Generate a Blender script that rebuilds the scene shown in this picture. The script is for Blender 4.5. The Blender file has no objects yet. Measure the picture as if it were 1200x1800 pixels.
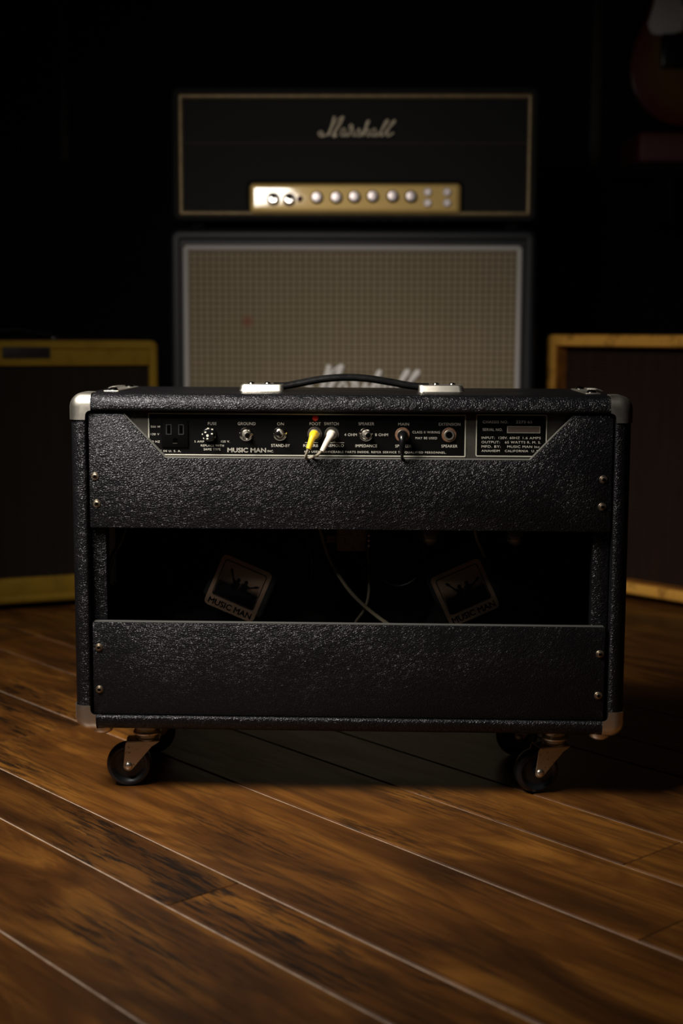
import bpy, bmesh, math, random
from mathutils import Vector, Matrix
R = math.radians
PI = math.pi
random.seed(7)
S = bpy.context.scene
C = S.collection

# ------------------------------------------------------------------ camera
cam_d = bpy.data.cameras.new('camera')
cam = bpy.data.objects.new('camera', cam_d)
C.objects.link(cam)
cam_d.sensor_fit = 'VERTICAL'
cam_d.sensor_height = 36
cam_d.sensor_width = 24
cam_d.lens = 50
cam_d.clip_start = 0.02
cam_d.clip_end = 50
EYE = 0.5524
PITCH, ROLL = 0.12598, 0.0041
cam.matrix_world = (Matrix.Translation((0, 0, EYE)) @ Matrix.Rotation(PI/2 - PITCH, 4, 'X')
                    @ Matrix.Rotation(ROLL, 4, 'Z'))
cam_d.dof.use_dof = True
cam_d.dof.focus_distance = 1.655
cam_d.dof.aperture_fstop = 3.8
S.camera = cam

# ------------------------------------------------------------------ light and exposure
w = bpy.data.worlds.new('world')
S.world = w
w.use_nodes = True
w.node_tree.nodes['Background'].inputs[0].default_value = (0.75, 0.85, 1, 1)
w.node_tree.nodes['Background'].inputs[1].default_value = 0.0020
S.view_settings.view_transform = 'Standard'
S.view_settings.look = 'None'
S.view_settings.exposure = 0.0
S.view_settings.gamma = 1.0
S.view_settings.use_curve_mapping = False

def area(name, loc, target, sx, sy, power, col, spread=180, roll=0.0):
    d = bpy.data.lights.new(name, 'AREA')
    d.shape = 'RECTANGLE'
    d.size, d.size_y = sx, sy
    d.energy = power
    d.color = col
    d.spread = R(spread)
    o = bpy.data.objects.new(name, d)
    C.objects.link(o)
    v = Vector(target) - Vector(loc)
    o.matrix_world = (Matrix.Translation(loc) @ v.to_track_quat('-Z', 'Y').to_matrix().to_4x4()
                      @ Matrix.Rotation(roll, 4, 'Z'))
    return o

# a small overhead softbox on a boom above the left of the amplifier, and a larger one further forward
area('overhead_softbox', (-0.60, 1.21, 1.20), (-0.06, 1.82, 0.14), 0.48, 0.40, 6.3, (1.0, 0.94, 0.85), 80)
area('front_softbox', (-0.464, 0.70, 1.112), (0.00, 2.95, 0.42), 0.32, 0.22, 1.35, (1.0, 0.94, 0.85), 52, R(12.7))

# ------------------------------------------------------------------ node helpers
def mat(name, col=(0.5, 0.5, 0.5), rough=0.5, metal=0.0, spec=0.5, **kw):
    m = bpy.data.materials.new(name)
    m.use_nodes = True
    b = m.node_tree.nodes['Principled BSDF']
    b.inputs['Base Color'].default_value = (*col, 1)
    b.inputs['Roughness'].default_value = rough
    b.inputs['Metallic'].default_value = metal
    b.inputs['Specular IOR Level'].default_value = spec
    for k, v in kw.items():
        b.inputs[k.replace('_', ' ')].default_value = v
    return m

class NT:
    def __init__(s, m):
        s.t = m.node_tree
        s.b = s.t.nodes['Principled BSDF']
        s.tc = s.t.nodes.new('ShaderNodeTexCoord')
    def n(s, kind, props=None, **inp):
        nd = s.t.nodes.new('ShaderNode' + kind)
        for k, v in (props or {}).items():
            setattr(nd, k, v)
        for k, v in inp.items():
            key = int(k[1:]) if k[0] == 'i' and k[1:].isdigit() else k.replace('_', ' ')
            if hasattr(v, 'is_output'):
                s.t.links.new(v, nd.inputs[key])
            else:
                nd.inputs[key].default_value = v
        return nd
    def math(s, op, a, b=0.0, c=0.0):
        nd = s.t.nodes.new('ShaderNodeMath')
        nd.operation = op
        for i, v in enumerate((a, b, c)):
            if hasattr(v, 'is_output'):
                s.t.links.new(v, nd.inputs[i])
            else:
                nd.inputs[i].default_value = v
        return nd.outputs[0]
    def mapping(s, scale=(1, 1, 1), rot=(0, 0, 0), loc=(0, 0, 0), src=None):
        nd = s.t.nodes.new('ShaderNodeMapping')
        s.t.links.new(src or s.tc.outputs['Object'], nd.inputs[0])
        nd.inputs['Scale'].default_value = scale
        nd.inputs['Rotation'].default_value = rot
        nd.inputs['Location'].default_value = loc
        return nd.outputs[0]
    def ramp(s, fac, stops):
        nd = s.t.nodes.new('ShaderNodeValToRGB')
        s.t.links.new(fac, nd.inputs[0])
        e = nd.color_ramp.elements
        while len(e) < len(stops):
            e.new(0.5)
        for el, (p, c) in zip(e, stops):
            el.position = p
            el.color = (*c, 1) if len(c) == 3 else c
        return nd.outputs[0]
    def mix(s, fac, a, b, mode='MIX'):
        nd = s.t.nodes.new('ShaderNodeMix')
        nd.data_type = 'RGBA'
        nd.blend_type = mode
        for i, v in ((0, fac), (6, a), (7, b)):
            if hasattr(v, 'is_output'):
                s.t.links.new(v, nd.inputs[i])
            else:
                nd.inputs[i].default_value = (*v, 1) if isinstance(v, tuple) and len(v) == 3 else v
        return nd.outputs[2]
    def bump(s, h, strength, dist):
        nd = s.n('Bump', None, Strength=strength, Distance=dist, Height=h)
        s.t.links.new(nd.outputs[0], s.b.inputs['Normal'])
    def to(s, sock, name):
        s.t.links.new(sock, s.b.inputs[name])

def noisy(m, scale, col2, fac_lo=0.4, fac_hi=0.65, rough2=None, bump=0.0, dist=0.0003, stretch=(1, 1, 1)):
    """blotchy wear: mixes the base colour towards col2"""
    t = NT(m)
    nz = t.n('TexNoise', None, Vector=t.mapping(stretch), Scale=scale, Detail=6.0, Roughness=0.6)
    f = t.ramp(nz.outputs[0], [(fac_lo, (0, 0, 0)), (fac_hi, (1, 1, 1))])
    base = tuple(t.b.inputs['Base Color'].default_value)[:3]
    t.to(t.mix(f, base, col2), 'Base Color')
    if rough2 is not None:
        r0 = t.b.inputs['Roughness'].default_value
        mr = t.n('MapRange', None, Value=f, i3=r0, i4=rough2)
        t.to(mr.outputs[0], 'Roughness')
    if bump:
        t.bump(nz.outputs[0], bump, dist)
    return m

def tolex(name, col, rough, cell, strength, dist, spec=0.40):
    m = mat(name, col, rough, 0, spec, Specular_Tint=(0.95, 0.94, 1.0, 1))
    t = NT(m)
    warp = t.n('TexNoise', None, Vector=t.tc.outputs['Object'], Scale=140.0, Detail=2.0)
    wv = t.n('VectorMath', {'operation': 'MULTIPLY_ADD'}, i0=warp.outputs['Color'], i1=(0.006, 0.006, 0.006),
             i2=t.mapping((1, 1, 1.25), (0.15, 0.45, 0.1)))
    v1 = t.n('TexVoronoi', {'feature': 'DISTANCE_TO_EDGE'}, Vector=wv.outputs[0], Scale=1.0/cell)
    v2 = t.n('TexVoronoi', {'feature': 'F1'}, Vector=wv.outputs[0], Scale=1.0/cell)
    a = t.n('MapRange', {'interpolation_type': 'SMOOTHSTEP'}, Value=v1.outputs['Distance'], i1=0.0, i2=0.30).outputs[0]
    b = t.math('MULTIPLY', v2.outputs['Distance'], -0.55)
    fine = t.n('TexNoise', None, Vector=t.tc.outputs['Object'], Scale=900.0, Detail=2.0)
    big = t.n('TexNoise', None, Vector=t.tc.outputs['Object'], Scale=16.0, Detail=3.0)
    h = t.math('ADD', t.math('ADD', a, b), t.math('MULTIPLY', fine.outputs[0], 0.25))
    amp = t.math('MULTIPLY_ADD', big.outputs[0], 1.2, 0.4)
    t.bump(t.math('MULTIPLY', h, amp), strength, dist)
    t.to(t.math('MULTIPLY_ADD', big.outputs[0], 0.25, rough-0.12), 'Roughness')
    return m

# ------------------------------------------------------------------ materials
M = {}
M['tolex'] = tolex('black_tolex', (0.0052, 0.0051, 0.0059), 0.33, 0.0026, 0.75, 0.00042, 0.34)
M['tolex_panel'] = tolex('black_tolex_panel', (0.0052, 0.0051, 0.0058), 0.34, 0.0026, 0.75, 0.00040, 0.34)
M['tolex_lower'] = tolex('black_tolex_lower_panel', (0.0052, 0.0051, 0.0057), 0.34, 0.0024, 0.7, 0.00031, 0.36)
M['edge'] = mat('raw_panel_edge', (0.055, 0.055, 0.05), 0.7)
M['lit_edge'] = mat('painted_lit_edge', (0.13, 0.125, 0.11), 0.7)  # paler than the other panel edge: light caught on the notch, put into the colour
M['screwmetal'] = noisy(mat('tarnished_screw', (0.52, 0.44, 0.34), 0.36, 1.0), 300, (0.36, 0.28, 0.19))
M['inside'] = mat('matt_black_inside', (0.004, 0.004, 0.004), 0.9, 0, 0.15)
M['nickel'] = noisy(mat('nickel', (0.86, 0.81, 0.72), 0.34, 1.0), 60, (0.66, 0.60, 0.51), 0.42, 0.7, 0.42, 0.15, 0.0006)
M['rusty_nickel'] = noisy(mat('worn_nickel', (0.56, 0.52, 0.43), 0.40, 1.0), 260, (0.10, 0.055, 0.025), 0.60, 0.70, 0.6, 0.2, 0.0003)
M['chrome'] = mat('chrome', (0.72, 0.68, 0.62), 0.14, 1.0)
M['alu'] = noisy(mat('chassis_aluminium', (0.11, 0.100, 0.086), 0.5, 0.7), 50, (0.075, 0.067, 0.057), 0.4, 0.7)
M['panel_black'] = mat('panel_black', (0.0022, 0.0022, 0.0022), 0.45, 0, 0.12)
M['outlet_black'] = mat('outlet_black', (0.0012, 0.0012, 0.0012), 0.6, 0, 0.05)
M['slot_rim'] = mat('outlet_slot_rim', (0.025, 0.025, 0.024), 0.5)
M['print'] = mat('panel_print', (0.62, 0.58, 0.50), 0.6)
M['print_dim'] = mat('panel_print_border', (0.50, 0.48, 0.40), 0.5)
M['black_plastic'] = mat('black_plastic', (0.0045, 0.0045, 0.005), 0.26)
M['rubber'] = mat('black_wheel', (0.010, 0.011, 0.013), 0.34)
M['handle'] = noisy(mat('black_rubber_handle', (0.004, 0.004, 0.0045), 0.36, 0, 0.3), 90, (0.007, 0.007, 0.007), 0.4, 0.7, 0.5, 0.2, 0.0005)
M['yellow'] = mat('yellow_rubber', (0.86, 0.55, 0.02), 0.45)
M['white'] = noisy(mat('white_rubber', (0.82, 0.74, 0.62), 0.5), 120, (0.66, 0.56, 0.44), 0.45, 0.75)
M['greycable'] = mat('grey_cable', (0.30, 0.27, 0.20), 0.5)
M['red'] = mat('red_sticker', (0.42, 0.012, 0.010), 0.45)
M['copper_washer'] = noisy(mat('brown_fibre_washer', (0.24, 0.13, 0.075), 0.55), 200, (0.13, 0.06, 0.03))
M['hole'] = mat('hole', (0.001, 0.001, 0.001), 0.9, 0, 0)
M['ivory'] = mat('ivory_contact', (0.75, 0.70, 0.58), 0.4)
M['stamp_window'] = mat('brushed_window', (0.26, 0.20, 0.16), 0.45, 0.6)
M['cover'] = noisy(mat('dusty_black_steel', (0.028, 0.028, 0.029), 0.45), 40, (0.060, 0.056, 0.048), 0.45, 0.75)
M['foil'] = mat('foil_label', (0.97, 0.64, 0.44), 0.26, 0.78)
M['foil_print'] = mat('label_black_print', (0.003, 0.003, 0.003), 0.25)
M['glass'] = mat('tube_glass', (0.9, 0.85, 0.78), 0.03, 0, 0.6, Transmission_Weight=0.9, IOR=1.45)
M['getter'] = mat('tube_getter', (0.75, 0.52, 0.30), 0.28, 0.9)
M['trafo'] = noisy(mat('transformer_paper', (0.22, 0.15, 0.09), 0.7), 300, (0.11, 0.07, 0.04))
M['cordbeige'] = mat('beige_wire', (0.26, 0.22, 0.15), 0.42)
M['blackwire'] = mat('black_wire', (0.010, 0.010, 0.010), 0.35)
M['paper'] = mat('pale_sheet', (0.45, 0.42, 0.36), 0.8)
M['knobcap'] = mat('dull_silver_cap', (0.50, 0.44, 0.44), 0.35, 1.0)
M['gold'] = noisy(mat('gold_plate', (0.56, 0.38, 0.12), 0.45, 0.35, 0.5, Coat_Weight=1.0, Coat_Roughness=0.06), 30, (0.54, 0.35, 0.10), 0.3, 0.8)
M['goldpipe'] = noisy(mat('gold_piping', (0.24, 0.17, 0.08), 0.45, 0.35), 45, (0.17, 0.12, 0.06), 0.35, 0.65)
M['dullpipe'] = mat('dull_piping', (0.030, 0.021, 0.012), 0.6)
M['bronze'] = mat('aged_gold_logo', (0.55, 0.46, 0.33), 0.4, 0.2)
M['whiteplastic'] = mat('white_plastic', (0.78, 0.75, 0.72), 0.4)
M['whitepipe'] = mat('white_piping', (0.40, 0.37, 0.36), 0.5)
M['head_vinyl'] = mat('blue_black_vinyl', (0.0105, 0.0106, 0.0112), 0.7, 0, 0.15)
M['cab_vinyl'] = mat('cabinet_vinyl', (0.0060, 0.0066, 0.0090), 0.5, 0, 0.3)
M['wall'] = noisy(mat('dark_wall', (0.0045, 0.005, 0.008), 0.9, 0, 0.1), 4, (0.004, 0.004, 0.006))
M['ceil'] = mat('dark_ceiling', (0.006, 0.006, 0.006), 0.9, 0, 0.1)
M['post'] = mat('dark_wood_trim', (0.014, 0.006, 0.002), 0.7)
M['joint'] = noisy(mat('painted_glint_joint', (0.50, 0.37, 0.27), 0.6), 60, (0.34, 0.23, 0.16))  # pale colour paints in the light glinting off the plank bevels
M['redcase'] = mat('dark_red_case', (0.07, 0.005, 0.007), 0.6)
M['badge'] = mat('dark_badge', (0.010, 0.007, 0.006), 0.6, 0, 0.2)

def grille_material():
    m = mat('basketweave_cloth', (0.3, 0.25, 0.17), 0.85, 0, 0.2)
    t = NT(m)
    sep = t.n('SeparateXYZ', None, Vector=t.tc.outputs['Object'])
    pitch = 0.0127
    def line(sock, p, wdt):
        fr = t.math('FRACT', t.math('MULTIPLY', sock, 1.0/p))
        d = t.math('ABSOLUTE', t.math('SUBTRACT', fr, 0.5))
        return t.n('MapRange', {'interpolation_type': 'SMOOTHSTEP'}, Value=d, i1=0.5-wdt, i2=0.5).outputs[0]
    lx = line(sep.outputs[0], pitch, 0.20)
    lz = line(sep.outputs[2], pitch, 0.18)
    fine = line(sep.outputs[0], pitch/4, 0.4)
    finez = line(sep.outputs[2], pitch/4, 0.4)
    dark = t.math('ADD', t.math('MULTIPLY', lx, 0.62), t.math('MULTIPLY', lz, 0.55))
    cross = t.math('MULTIPLY', lx, lz)
    dark = t.math('ADD', dark, t.math('MULTIPLY', cross, 0.30))
    dark = t.math('ADD', dark, t.math('MULTIPLY', fine, 0.12))
    dark = t.math('ADD', dark, t.math('MULTIPLY', finez, 0.08))
    nz = t.n('TexNoise', None, Vector=t.mapping((1, 1, 1)), Scale=5.0, Detail=4.0)
    st = t.n('TexNoise', None, Vector=t.mapping((220, 1, 3)), Scale=1.0, Detail=3.0)
    base = t.mix(t.ramp(nz.outputs[0], [(0.35, (0, 0, 0)), (0.7, (1, 1, 1))]), (0.31, 0.255, 0.160), (0.35, 0.275, 0.185))
    base = t.mix(t.math('MULTIPLY', st.outputs[0], 0.55), base, (0.16, 0.13, 0.08))
    c = t.mix(dark, base, (0.035, 0.026, 0.018))
    # an old faded red stain on the cloth
    dv = t.n('VectorMath', {'operation': 'DISTANCE'}, i0=t.mapping((1, 0, 1)), i1=(-0.216, 0, 0.573))
    stn = t.n('MapRange', {'interpolation_type': 'SMOOTHSTEP'}, Value=dv.outputs['Value'], i1=0.017, i2=0.002).outputs[0]
    c = t.mix(t.math('MULTIPLY', stn, 0.55), c, (0.22, 0.030, 0.022))
    t.to(c, 'Base Color')
    t.bump(t.math('MULTIPLY', dark, -1.0), 0.4, 0.001)
    return m
M['weave'] = grille_material()

def striped_cloth(name, a, b, pitch):
    m = mat(name, a, 0.85, 0, 0.15)
    t = NT(m)
    sep = t.n('SeparateXYZ', None, Vector=t.tc.outputs['Object'])
    fr = t.math('FRACT', t.math('MULTIPLY', sep.outputs[2], 1.0/pitch))
    d = t.math('ABSOLUTE', t.math('SUBTRACT', fr, 0.5))
    f = t.n('MapRange', {'interpolation_type': 'SMOOTHSTEP'}, Value=d, i1=0.2, i2=0.45).outputs[0]
    nz = t.n('TexNoise', None, Vector=t.mapping((30, 30, 4)), Scale=2.0, Detail=4.0)
    t.to(t.mix(f, a, t.mix(nz.outputs[0], a, b)), 'Base Color')
    return m
M['brown_cloth'] = striped_cloth('brown_grille_cloth', (0.006, 0.0036, 0.002), (0.030, 0.018, 0.011), 0.0075)
M['maroon_cloth'] = striped_cloth('oxblood_grille_cloth', (0.011, 0.0055, 0.0035), (0.050, 0.025, 0.017), 0.0075)

def tweed_material(name, a, b, c, scale):
    m = mat(name, a, 0.75, 0, 0.25)
    t = NT(m)
    wv = t.n('TexWave', {'bands_direction': 'DIAGONAL'}, Vector=t.mapping(), Scale=scale, Distortion=1.0, Detail=2.0)
    nz = t.n('TexNoise', None, Vector=t.mapping(), Scale=26.0, Detail=7.0, Roughness=0.7)
    col = t.mix(t.math('MULTIPLY', wv.outputs['Fac'], 0.5), a, b)
    col = t.mix(t.ramp(nz.outputs[0], [(0.50, (0, 0, 0)), (0.68, (1, 1, 1))]), col, c)
    t.to(col, 'Base Color')
    t.bump(wv.outputs['Fac'], 0.3, 0.0006)
    return m
M['tweed'] = tweed_material('yellow_tweed', (0.21, 0.122, 0.006), (0.17, 0.094, 0.005), (0.15, 0.083, 0.005), 300)
M['oldtweed'] = tweed_material('amber_lacquered_tweed', (0.74, 0.38, 0.065), (0.56, 0.25, 0.035), (0.22, 0.09, 0.015), 260)
M['amber'] = noisy(mat('amber_wood', (0.34, 0.13, 0.020), 0.5), 25, (0.20, 0.07, 0.012))

def plank_material():
    m = mat('hand_scraped_plank', (0.2, 0.1, 0.03), 0.4, 0, 0.45)
    t = NT(m)
    info = t.n('ObjectInfo')
    rnd = info.outputs['Random']
    off = t.n('CombineXYZ', None, X=t.math('MULTIPLY', rnd, 37.0), Y=t.math('MULTIPLY', rnd, 91.0), Z=t.math('MULTIPLY', rnd, 13.0))
    p = t.n('VectorMath', {'operation': 'ADD'}, i0=t.tc.outputs['Object'], i1=off.outputs[0]).outputs[0]
    grain = t.n('TexNoise', None, Vector=t.mapping((5, 75, 5), src=p), Scale=1.0, Detail=8.0, Roughness=0.62, Distortion=0.7)
    fig = t.n('TexNoise', None, Vector=t.mapping((3.4, 13, 3), src=p), Scale=1.0, Detail=5.0, Roughness=0.55, Distortion=1.2)
    blot = t.n('TexNoise', None, Vector=t.mapping((2.2, 6, 2), src=p), Scale=1.0, Detail=3.0)
    base = t.ramp(fig.outputs[0], [(0.28, (0.042, 0.015, 0.004)), (0.50, (0.135, 0.047, 0.007)), (0.72, (0.30, 0.118, 0.016))])
    base = t.mix(t.ramp(grain.outputs[0], [(0.34, (0.8, 0.8, 0.8)), (0.55, (0, 0, 0))]), base, (0.058, 0.021, 0.004))
    # dark mineral streaks, broken up across the grain
    stk = t.n('TexNoise', None, Vector=t.mapping((14, 150, 5), src=p), Scale=1.0, Detail=6.0, Roughness=0.72)
    s1 = t.ramp(stk.outputs[0], [(0.50, (0, 0, 0)), (0.56, (1, 1, 1))])
    s2 = t.ramp(blot.outputs[0], [(0.50, (0, 0, 0)), (0.66, (1, 1, 1))])
    s = t.math('MULTIPLY', s1, s2)
    base = t.mix(t.math('MULTIPLY', s, 0.93), base, (0.012, 0.006, 0.003))
    tone = t.n('MapRange', None, Value=rnd, i3=0.60, i4=0.95).outputs[0]
    hsv = t.n('HueSaturation', None, Color=base, Value=tone)
    t.to(hsv.outputs[0], 'Base Color')
    t.to(t.math('MULTIPLY_ADD', fig.outputs[0], 0.22, 0.30), 'Roughness')
    dents = t.n('TexNoise', None, Vector=t.mapping((7, 22, 5), src=p), Scale=1.0, Detail=2.0)
    h = t.math('ADD', t.math('MULTIPLY', grain.outputs[0], 0.25), dents.outputs[0])
    t.bump(h, 0.35, 0.004)
    return m
M['plank'] = plank_material()

def sunburst():
    m = mat('sunburst', (0.3, 0.1, 0.02), 0.25, 0, 0.5)
    t = NT(m)
    g = t.n('VectorMath', {'operation': 'LENGTH'}, i0=t.mapping((1, 0, 0.9)))
    t.to(t.ramp(t.math('MULTIPLY', g.outputs['Value'], 5.0), [(0.45, (0.15, 0.075, 0.012)), (0.72, (0.10, 0.014, 0.005)), (0.98, (0.01, 0.003, 0.002))]), 'Base Color')
    return m
M['sunburst'] = sunburst()

# ------------------------------------------------------------------ mesh helpers
def link(name, bm, m, parent=None, smooth=40, recalc=True, bev=0.0, seg=2):
    if recalc:
        bmesh.ops.recalc_face_normals(bm, faces=bm.faces[:])
    me = bpy.data.meshes.new(name)
    bm.to_mesh(me)
    bm.free()
    for mm in (m if isinstance(m, (list, tuple)) else [m]):
        me.materials.append(M[mm])
    if smooth:
        me.shade_smooth()
        me.set_sharp_from_angle(angle=R(smooth))
    o = bpy.data.objects.new(name, me)
    C.objects.link(o)
    o.parent = parent
    return o

def thing(name, label, cat, loc=(0, 0, 0), rz=0.0, group=None):
    o = bpy.data.objects.new(name, None)
    C.objects.link(o)
    o.empty_display_size = 0.05
    o.location = loc
    o.rotation_euler = (0, 0, rz)
    o['label'] = label
    o['category'] = cat
    if group:
        o['group'] = group
    return o

def bevel(bm, r, seg=2, geom=None, ang=30):
    ed = geom or [e for e in bm.edges if len(e.link_faces) == 2 and e.calc_face_angle(0) > R(ang)]
    bmesh.ops.bevel(bm, geom=ed, offset=r, segments=seg, profile=0.5, affect='EDGES', clamp_overlap=True)

def box(bm, x0, x1, y0, y1, z0, z1, r=0.0, seg=2, mi=0):
    b = bmesh.new()
    bmesh.ops.create_cube(b, size=1)
    for v in b.verts:
        v.co = Vector(((x0+x1)/2+v.co.x*(x1-x0), (y0+y1)/2+v.co.y*(y1-y0), (z0+z1)/2+v.co.z*(z1-z0)))
    if r:
        bevel(b, r, seg)
    merge(bm, b, mi=mi)
    return bm

def merge(bm, b, mtx=None, mi=0):
    if mtx is not None:
        bmesh.ops.transform(b, matrix=mtx, verts=b.verts[:])
    mp = {v: bm.verts.new(v.co) for v in b.verts}
    for f in b.faces:
        try:
            nf = bm.faces.new([mp[v] for v in f.verts])
            nf.material_index = mi
        except ValueError:
            pass
    b.free()

def prism(bm, pts, y0, y1, r=0.0, seg=2, mi=0, mtx=None):
    """polygon in local x,z extruded from y0 to y1"""
    b = bmesh.new()
    vs = [b.verts.new((x, y0, z)) for x, z in pts]
    f = b.faces.new(vs)
    ex = bmesh.ops.extrude_face_region(b, geom=[f])
    for v in ex['geom']:
        if isinstance(v, bmesh.types.BMVert):
            v.co.y = y1
    bmesh.ops.recalc_face_normals(b, faces=b.faces[:])
    if r:
        bevel(b, r, seg)
    merge(bm, b, mtx, mi)
    return bm

def lathe(bm, prof, n=28, axis='Y', loc=(0, 0, 0), mi=0, mtx=None):
    """profile of (radius, height) revolved about an axis"""
    b = bmesh.new()
    rings = []
    for r, h in prof:
        if r < 1e-7:
            rings.append([b.verts.new((0, 0, h))])
        else:
            rings.append([b.verts.new((r*math.cos(2*PI*k/n), r*math.sin(2*PI*k/n), h)) for k in range(n)])
    for a, c in zip(rings, rings[1:]):
        for k in range(n):
            k2 = (k+1) % n
            if len(a) == 1 and len(c) == 1:
                continue
            if len(a) == 1:
                b.faces.new((a[0], c[k], c[k2]))
            elif len(c) == 1:
                b.faces.new((a[k], a[k2], c[0]))
            else:
                b.faces.new((a[k], a[k2], c[k2], c[k]))
    for ring in (rings[0], rings[-1]):
        if len(ring) > 1:
            b.faces.new(ring)
    if axis == 'Y':        # height runs towards -y (out of a panel that faces the viewer)
        rot = Matrix.Rotation(PI/2, 4, 'X')
    elif axis == 'X':
        rot = Matrix.Rotation(PI/2, 4, 'Y')
    elif axis == '-Z':
        rot = Matrix.Rotation(PI, 4, 'X')
    else:
        rot = Matrix.Identity(4)
    t = Matrix.Translation(loc) @ rot
    merge(bm, b, (mtx @ t) if mtx is not None else t, mi)
    return bm

def spline(pts, n=8):
    P = [Vector(p) for p in pts]
    P = [2*P[0]-P[1]] + P + [2*P[-1]-P[-2]]
    out = []
    for i in range(1, len(P)-2):
        a, b, c, d = P[i-1:i+3]
        for k in range(n):
            t = k/n
            out.append(0.5*((2*b)+(c-a)*t+(2*a-5*b+4*c-d)*t*t+(3*b-a-3*c+d)*t**3))
    out.append(P[-2])
    return out

def tube(bm, pts, rad, n=10, smooth=8, flat=1.0, mi=0):
    path = spline(pts, smooth) if smooth else [Vector(p) for p in pts]
    m = len(path)
    rr = rad if callable(rad) else (lambda t: rad)
    b = bmesh.new()
    prev = None
    up = Vector((0, 0, 1))
    rings = []
    for i, p in enumerate(path):
        tg = (path[min(i+1, m-1)]-path[max(i-1, 0)]).normalized()
        if prev is None:
            u = tg.orthogonal().normalized()
        else:
            u = (prev-tg*prev.dot(tg)).normalized()
        prev = u
        v = tg.cross(u)
        r = rr(i/(m-1))
        rings.append([b.verts.new(p+u*r*math.cos(2*PI*k/n)+v*r*flat*math.sin(2*PI*k/n)) for k in range(n)])
    for a, c in zip(rings, rings[1:]):
        for k in range(n):
            b.faces.new((a[k], a[(k+1) % n], c[(k+1) % n], c[k]))
    b.faces.new(rings[0])
    b.faces.new(rings[-1])
    merge(bm, b, None, mi)
    return bm

def rrect(x0, x1, z0, z1, r, n=6):
    out = []
    for cx, cz, a0 in ((x1-r, z1-r, 0), (x0+r, z1-r, 90), (x0+r, z0+r, 180), (x1-r, z0+r, 270)):
        for k in range(n+1):
            a = R(a0+90*k/n)
            out.append((cx+r*math.cos(a), cz+r*math.sin(a)))
    return out

def ringsweep(bm, loops, closed=True, mi=0):
    """loops: (x0,x1,z0,z1,radius,y); bridges successive rounded rectangles"""
    b = bmesh.new()
    rings = [[b.verts.new((x, L[5], z)) for x, z in rrect(*L[:5])] for L in loops]
    n = len(rings[0])
    pairs = list(zip(rings, rings[1:])) + ([(rings[-1], rings[0])] if closed else [])
    for a, c in pairs:
        for k in range(n):
            b.faces.new((a[k], a[(k+1) % n], c[(k+1) % n], c[k]))
    if not closed:
        b.faces.new(rings[0])
        b.faces.new(rings[-1])
    merge(bm, b, None, mi)
    return bm

def shell_loops(x0, x1, z0, z1, ty_side, ty_top, ty_bot, y0, y1, r, rc):
    """an open box (tube) with rounded front edge: outer x0..x1,z0..z1"""
    L = []
    ix0, ix1, iz0, iz1 = x0+ty_side, x1-ty_side, z0+ty_bot, z1-ty_top
    L.append((ix0, ix1, iz0, iz1, 0.002, y1))
    L.append((ix0, ix1, iz0, iz1, 0.002, y0+0.003))
    L.append((ix0-0.001, ix1+0.001, iz0-0.001, iz1+0.001, 0.003, y0+0.0007))
    L.append((ix0-0.003, ix1+0.003, iz0-0.003, iz1+0.003, 0.005, y0))
    n = 7
    for k in range(n+1):
        a = R(90*k/n)
        d = r*(1-math.sin(a))
        L.append((x0+d, x1-d, z0+d, z1-d, max(rc-d, 0.004), y0+r*(1-math.cos(a))))
    for k in range(n+1):
        a = R(90-90*k/n)
        d = r*(1-math.sin(a))
        L.append((x0+d, x1-d, z0+d, z1-d, max(rc-d, 0.004), y1-r*(1-math.cos(a))))
    return L

_font_cache = {}
def text_bm(bm, s, x0, x1, zc, cap, y, spacing=1.0, bold=0.0, depth=0.0003, mtx=None, mi=0):
    """lettering fitted between x0 and x1 with the given capital height, centred on zc"""
    key = (s, spacing)
    if key not in _font_cache:
        cu = bpy.data.curves.new('lettering', 'FONT')
        cu.body = s
        cu.size = 1.0
        cu.space_character = spacing
        cu.resolution_u = 3
        o = bpy.data.objects.new('lettering', cu)
        C.objects.link(o)
        dg = bpy.context.evaluated_depsgraph_get()
        me = bpy.data.meshes.new_from_object(o.evaluated_get(dg))
        bpy.data.objects.remove(o)
        bpy.data.curves.remove(cu)
        _font_cache[key] = ([v.co.copy() for v in me.vertices], [list(p.vertices) for p in me.polygons])
        bpy.data.meshes.remove(me)
    vs, fs = _font_cache[key]
    xa, xb = min(v.x for v in vs), max(v.x for v in vs)
    caph = 0.73
    sx, sz = (x1-x0)/(xb-xa), cap/caph
    b = bmesh.new()
    for dx, dz in ([(0, 0)] if bold == 0 else [(-bold, 0), (bold, 0), (0, bold), (0, -bold)]):
        nv = [b.verts.new((x0+(v.x-xa)*sx+dx*cap, y, zc-cap/2+v.y*sz+dz*cap)) for v in vs]
        for f in fs:
            try:
                b.faces.new([nv[i] for i in f])
            except ValueError:
                pass
    merge(bm, b, mtx, mi)
    return bm

def copy_tree(o, parent=None):
    c = o.copy()
    C.objects.link(c)
    c.parent = parent
    for ch in list(o.children):
        copy_tree(ch, c)
    return c

# ------------------------------------------------------------------ the room
ANG = R(-48.5)
ux, uy = math.cos(ANG), math.sin(ANG)          # along the planks
nx, ny = -math.sin(ANG), math.cos(ANG)         # across the planks
X0, X1, Y0, Y1 = -2.3, 2.3, -0.2, 3.9
bm = box(bmesh.new(), X0, X1, Y0, Y1, -0.05, -0.0016)
floor = link('floor', bm, 'joint', smooth=0)
floor['kind'] = 'structure'

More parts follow.
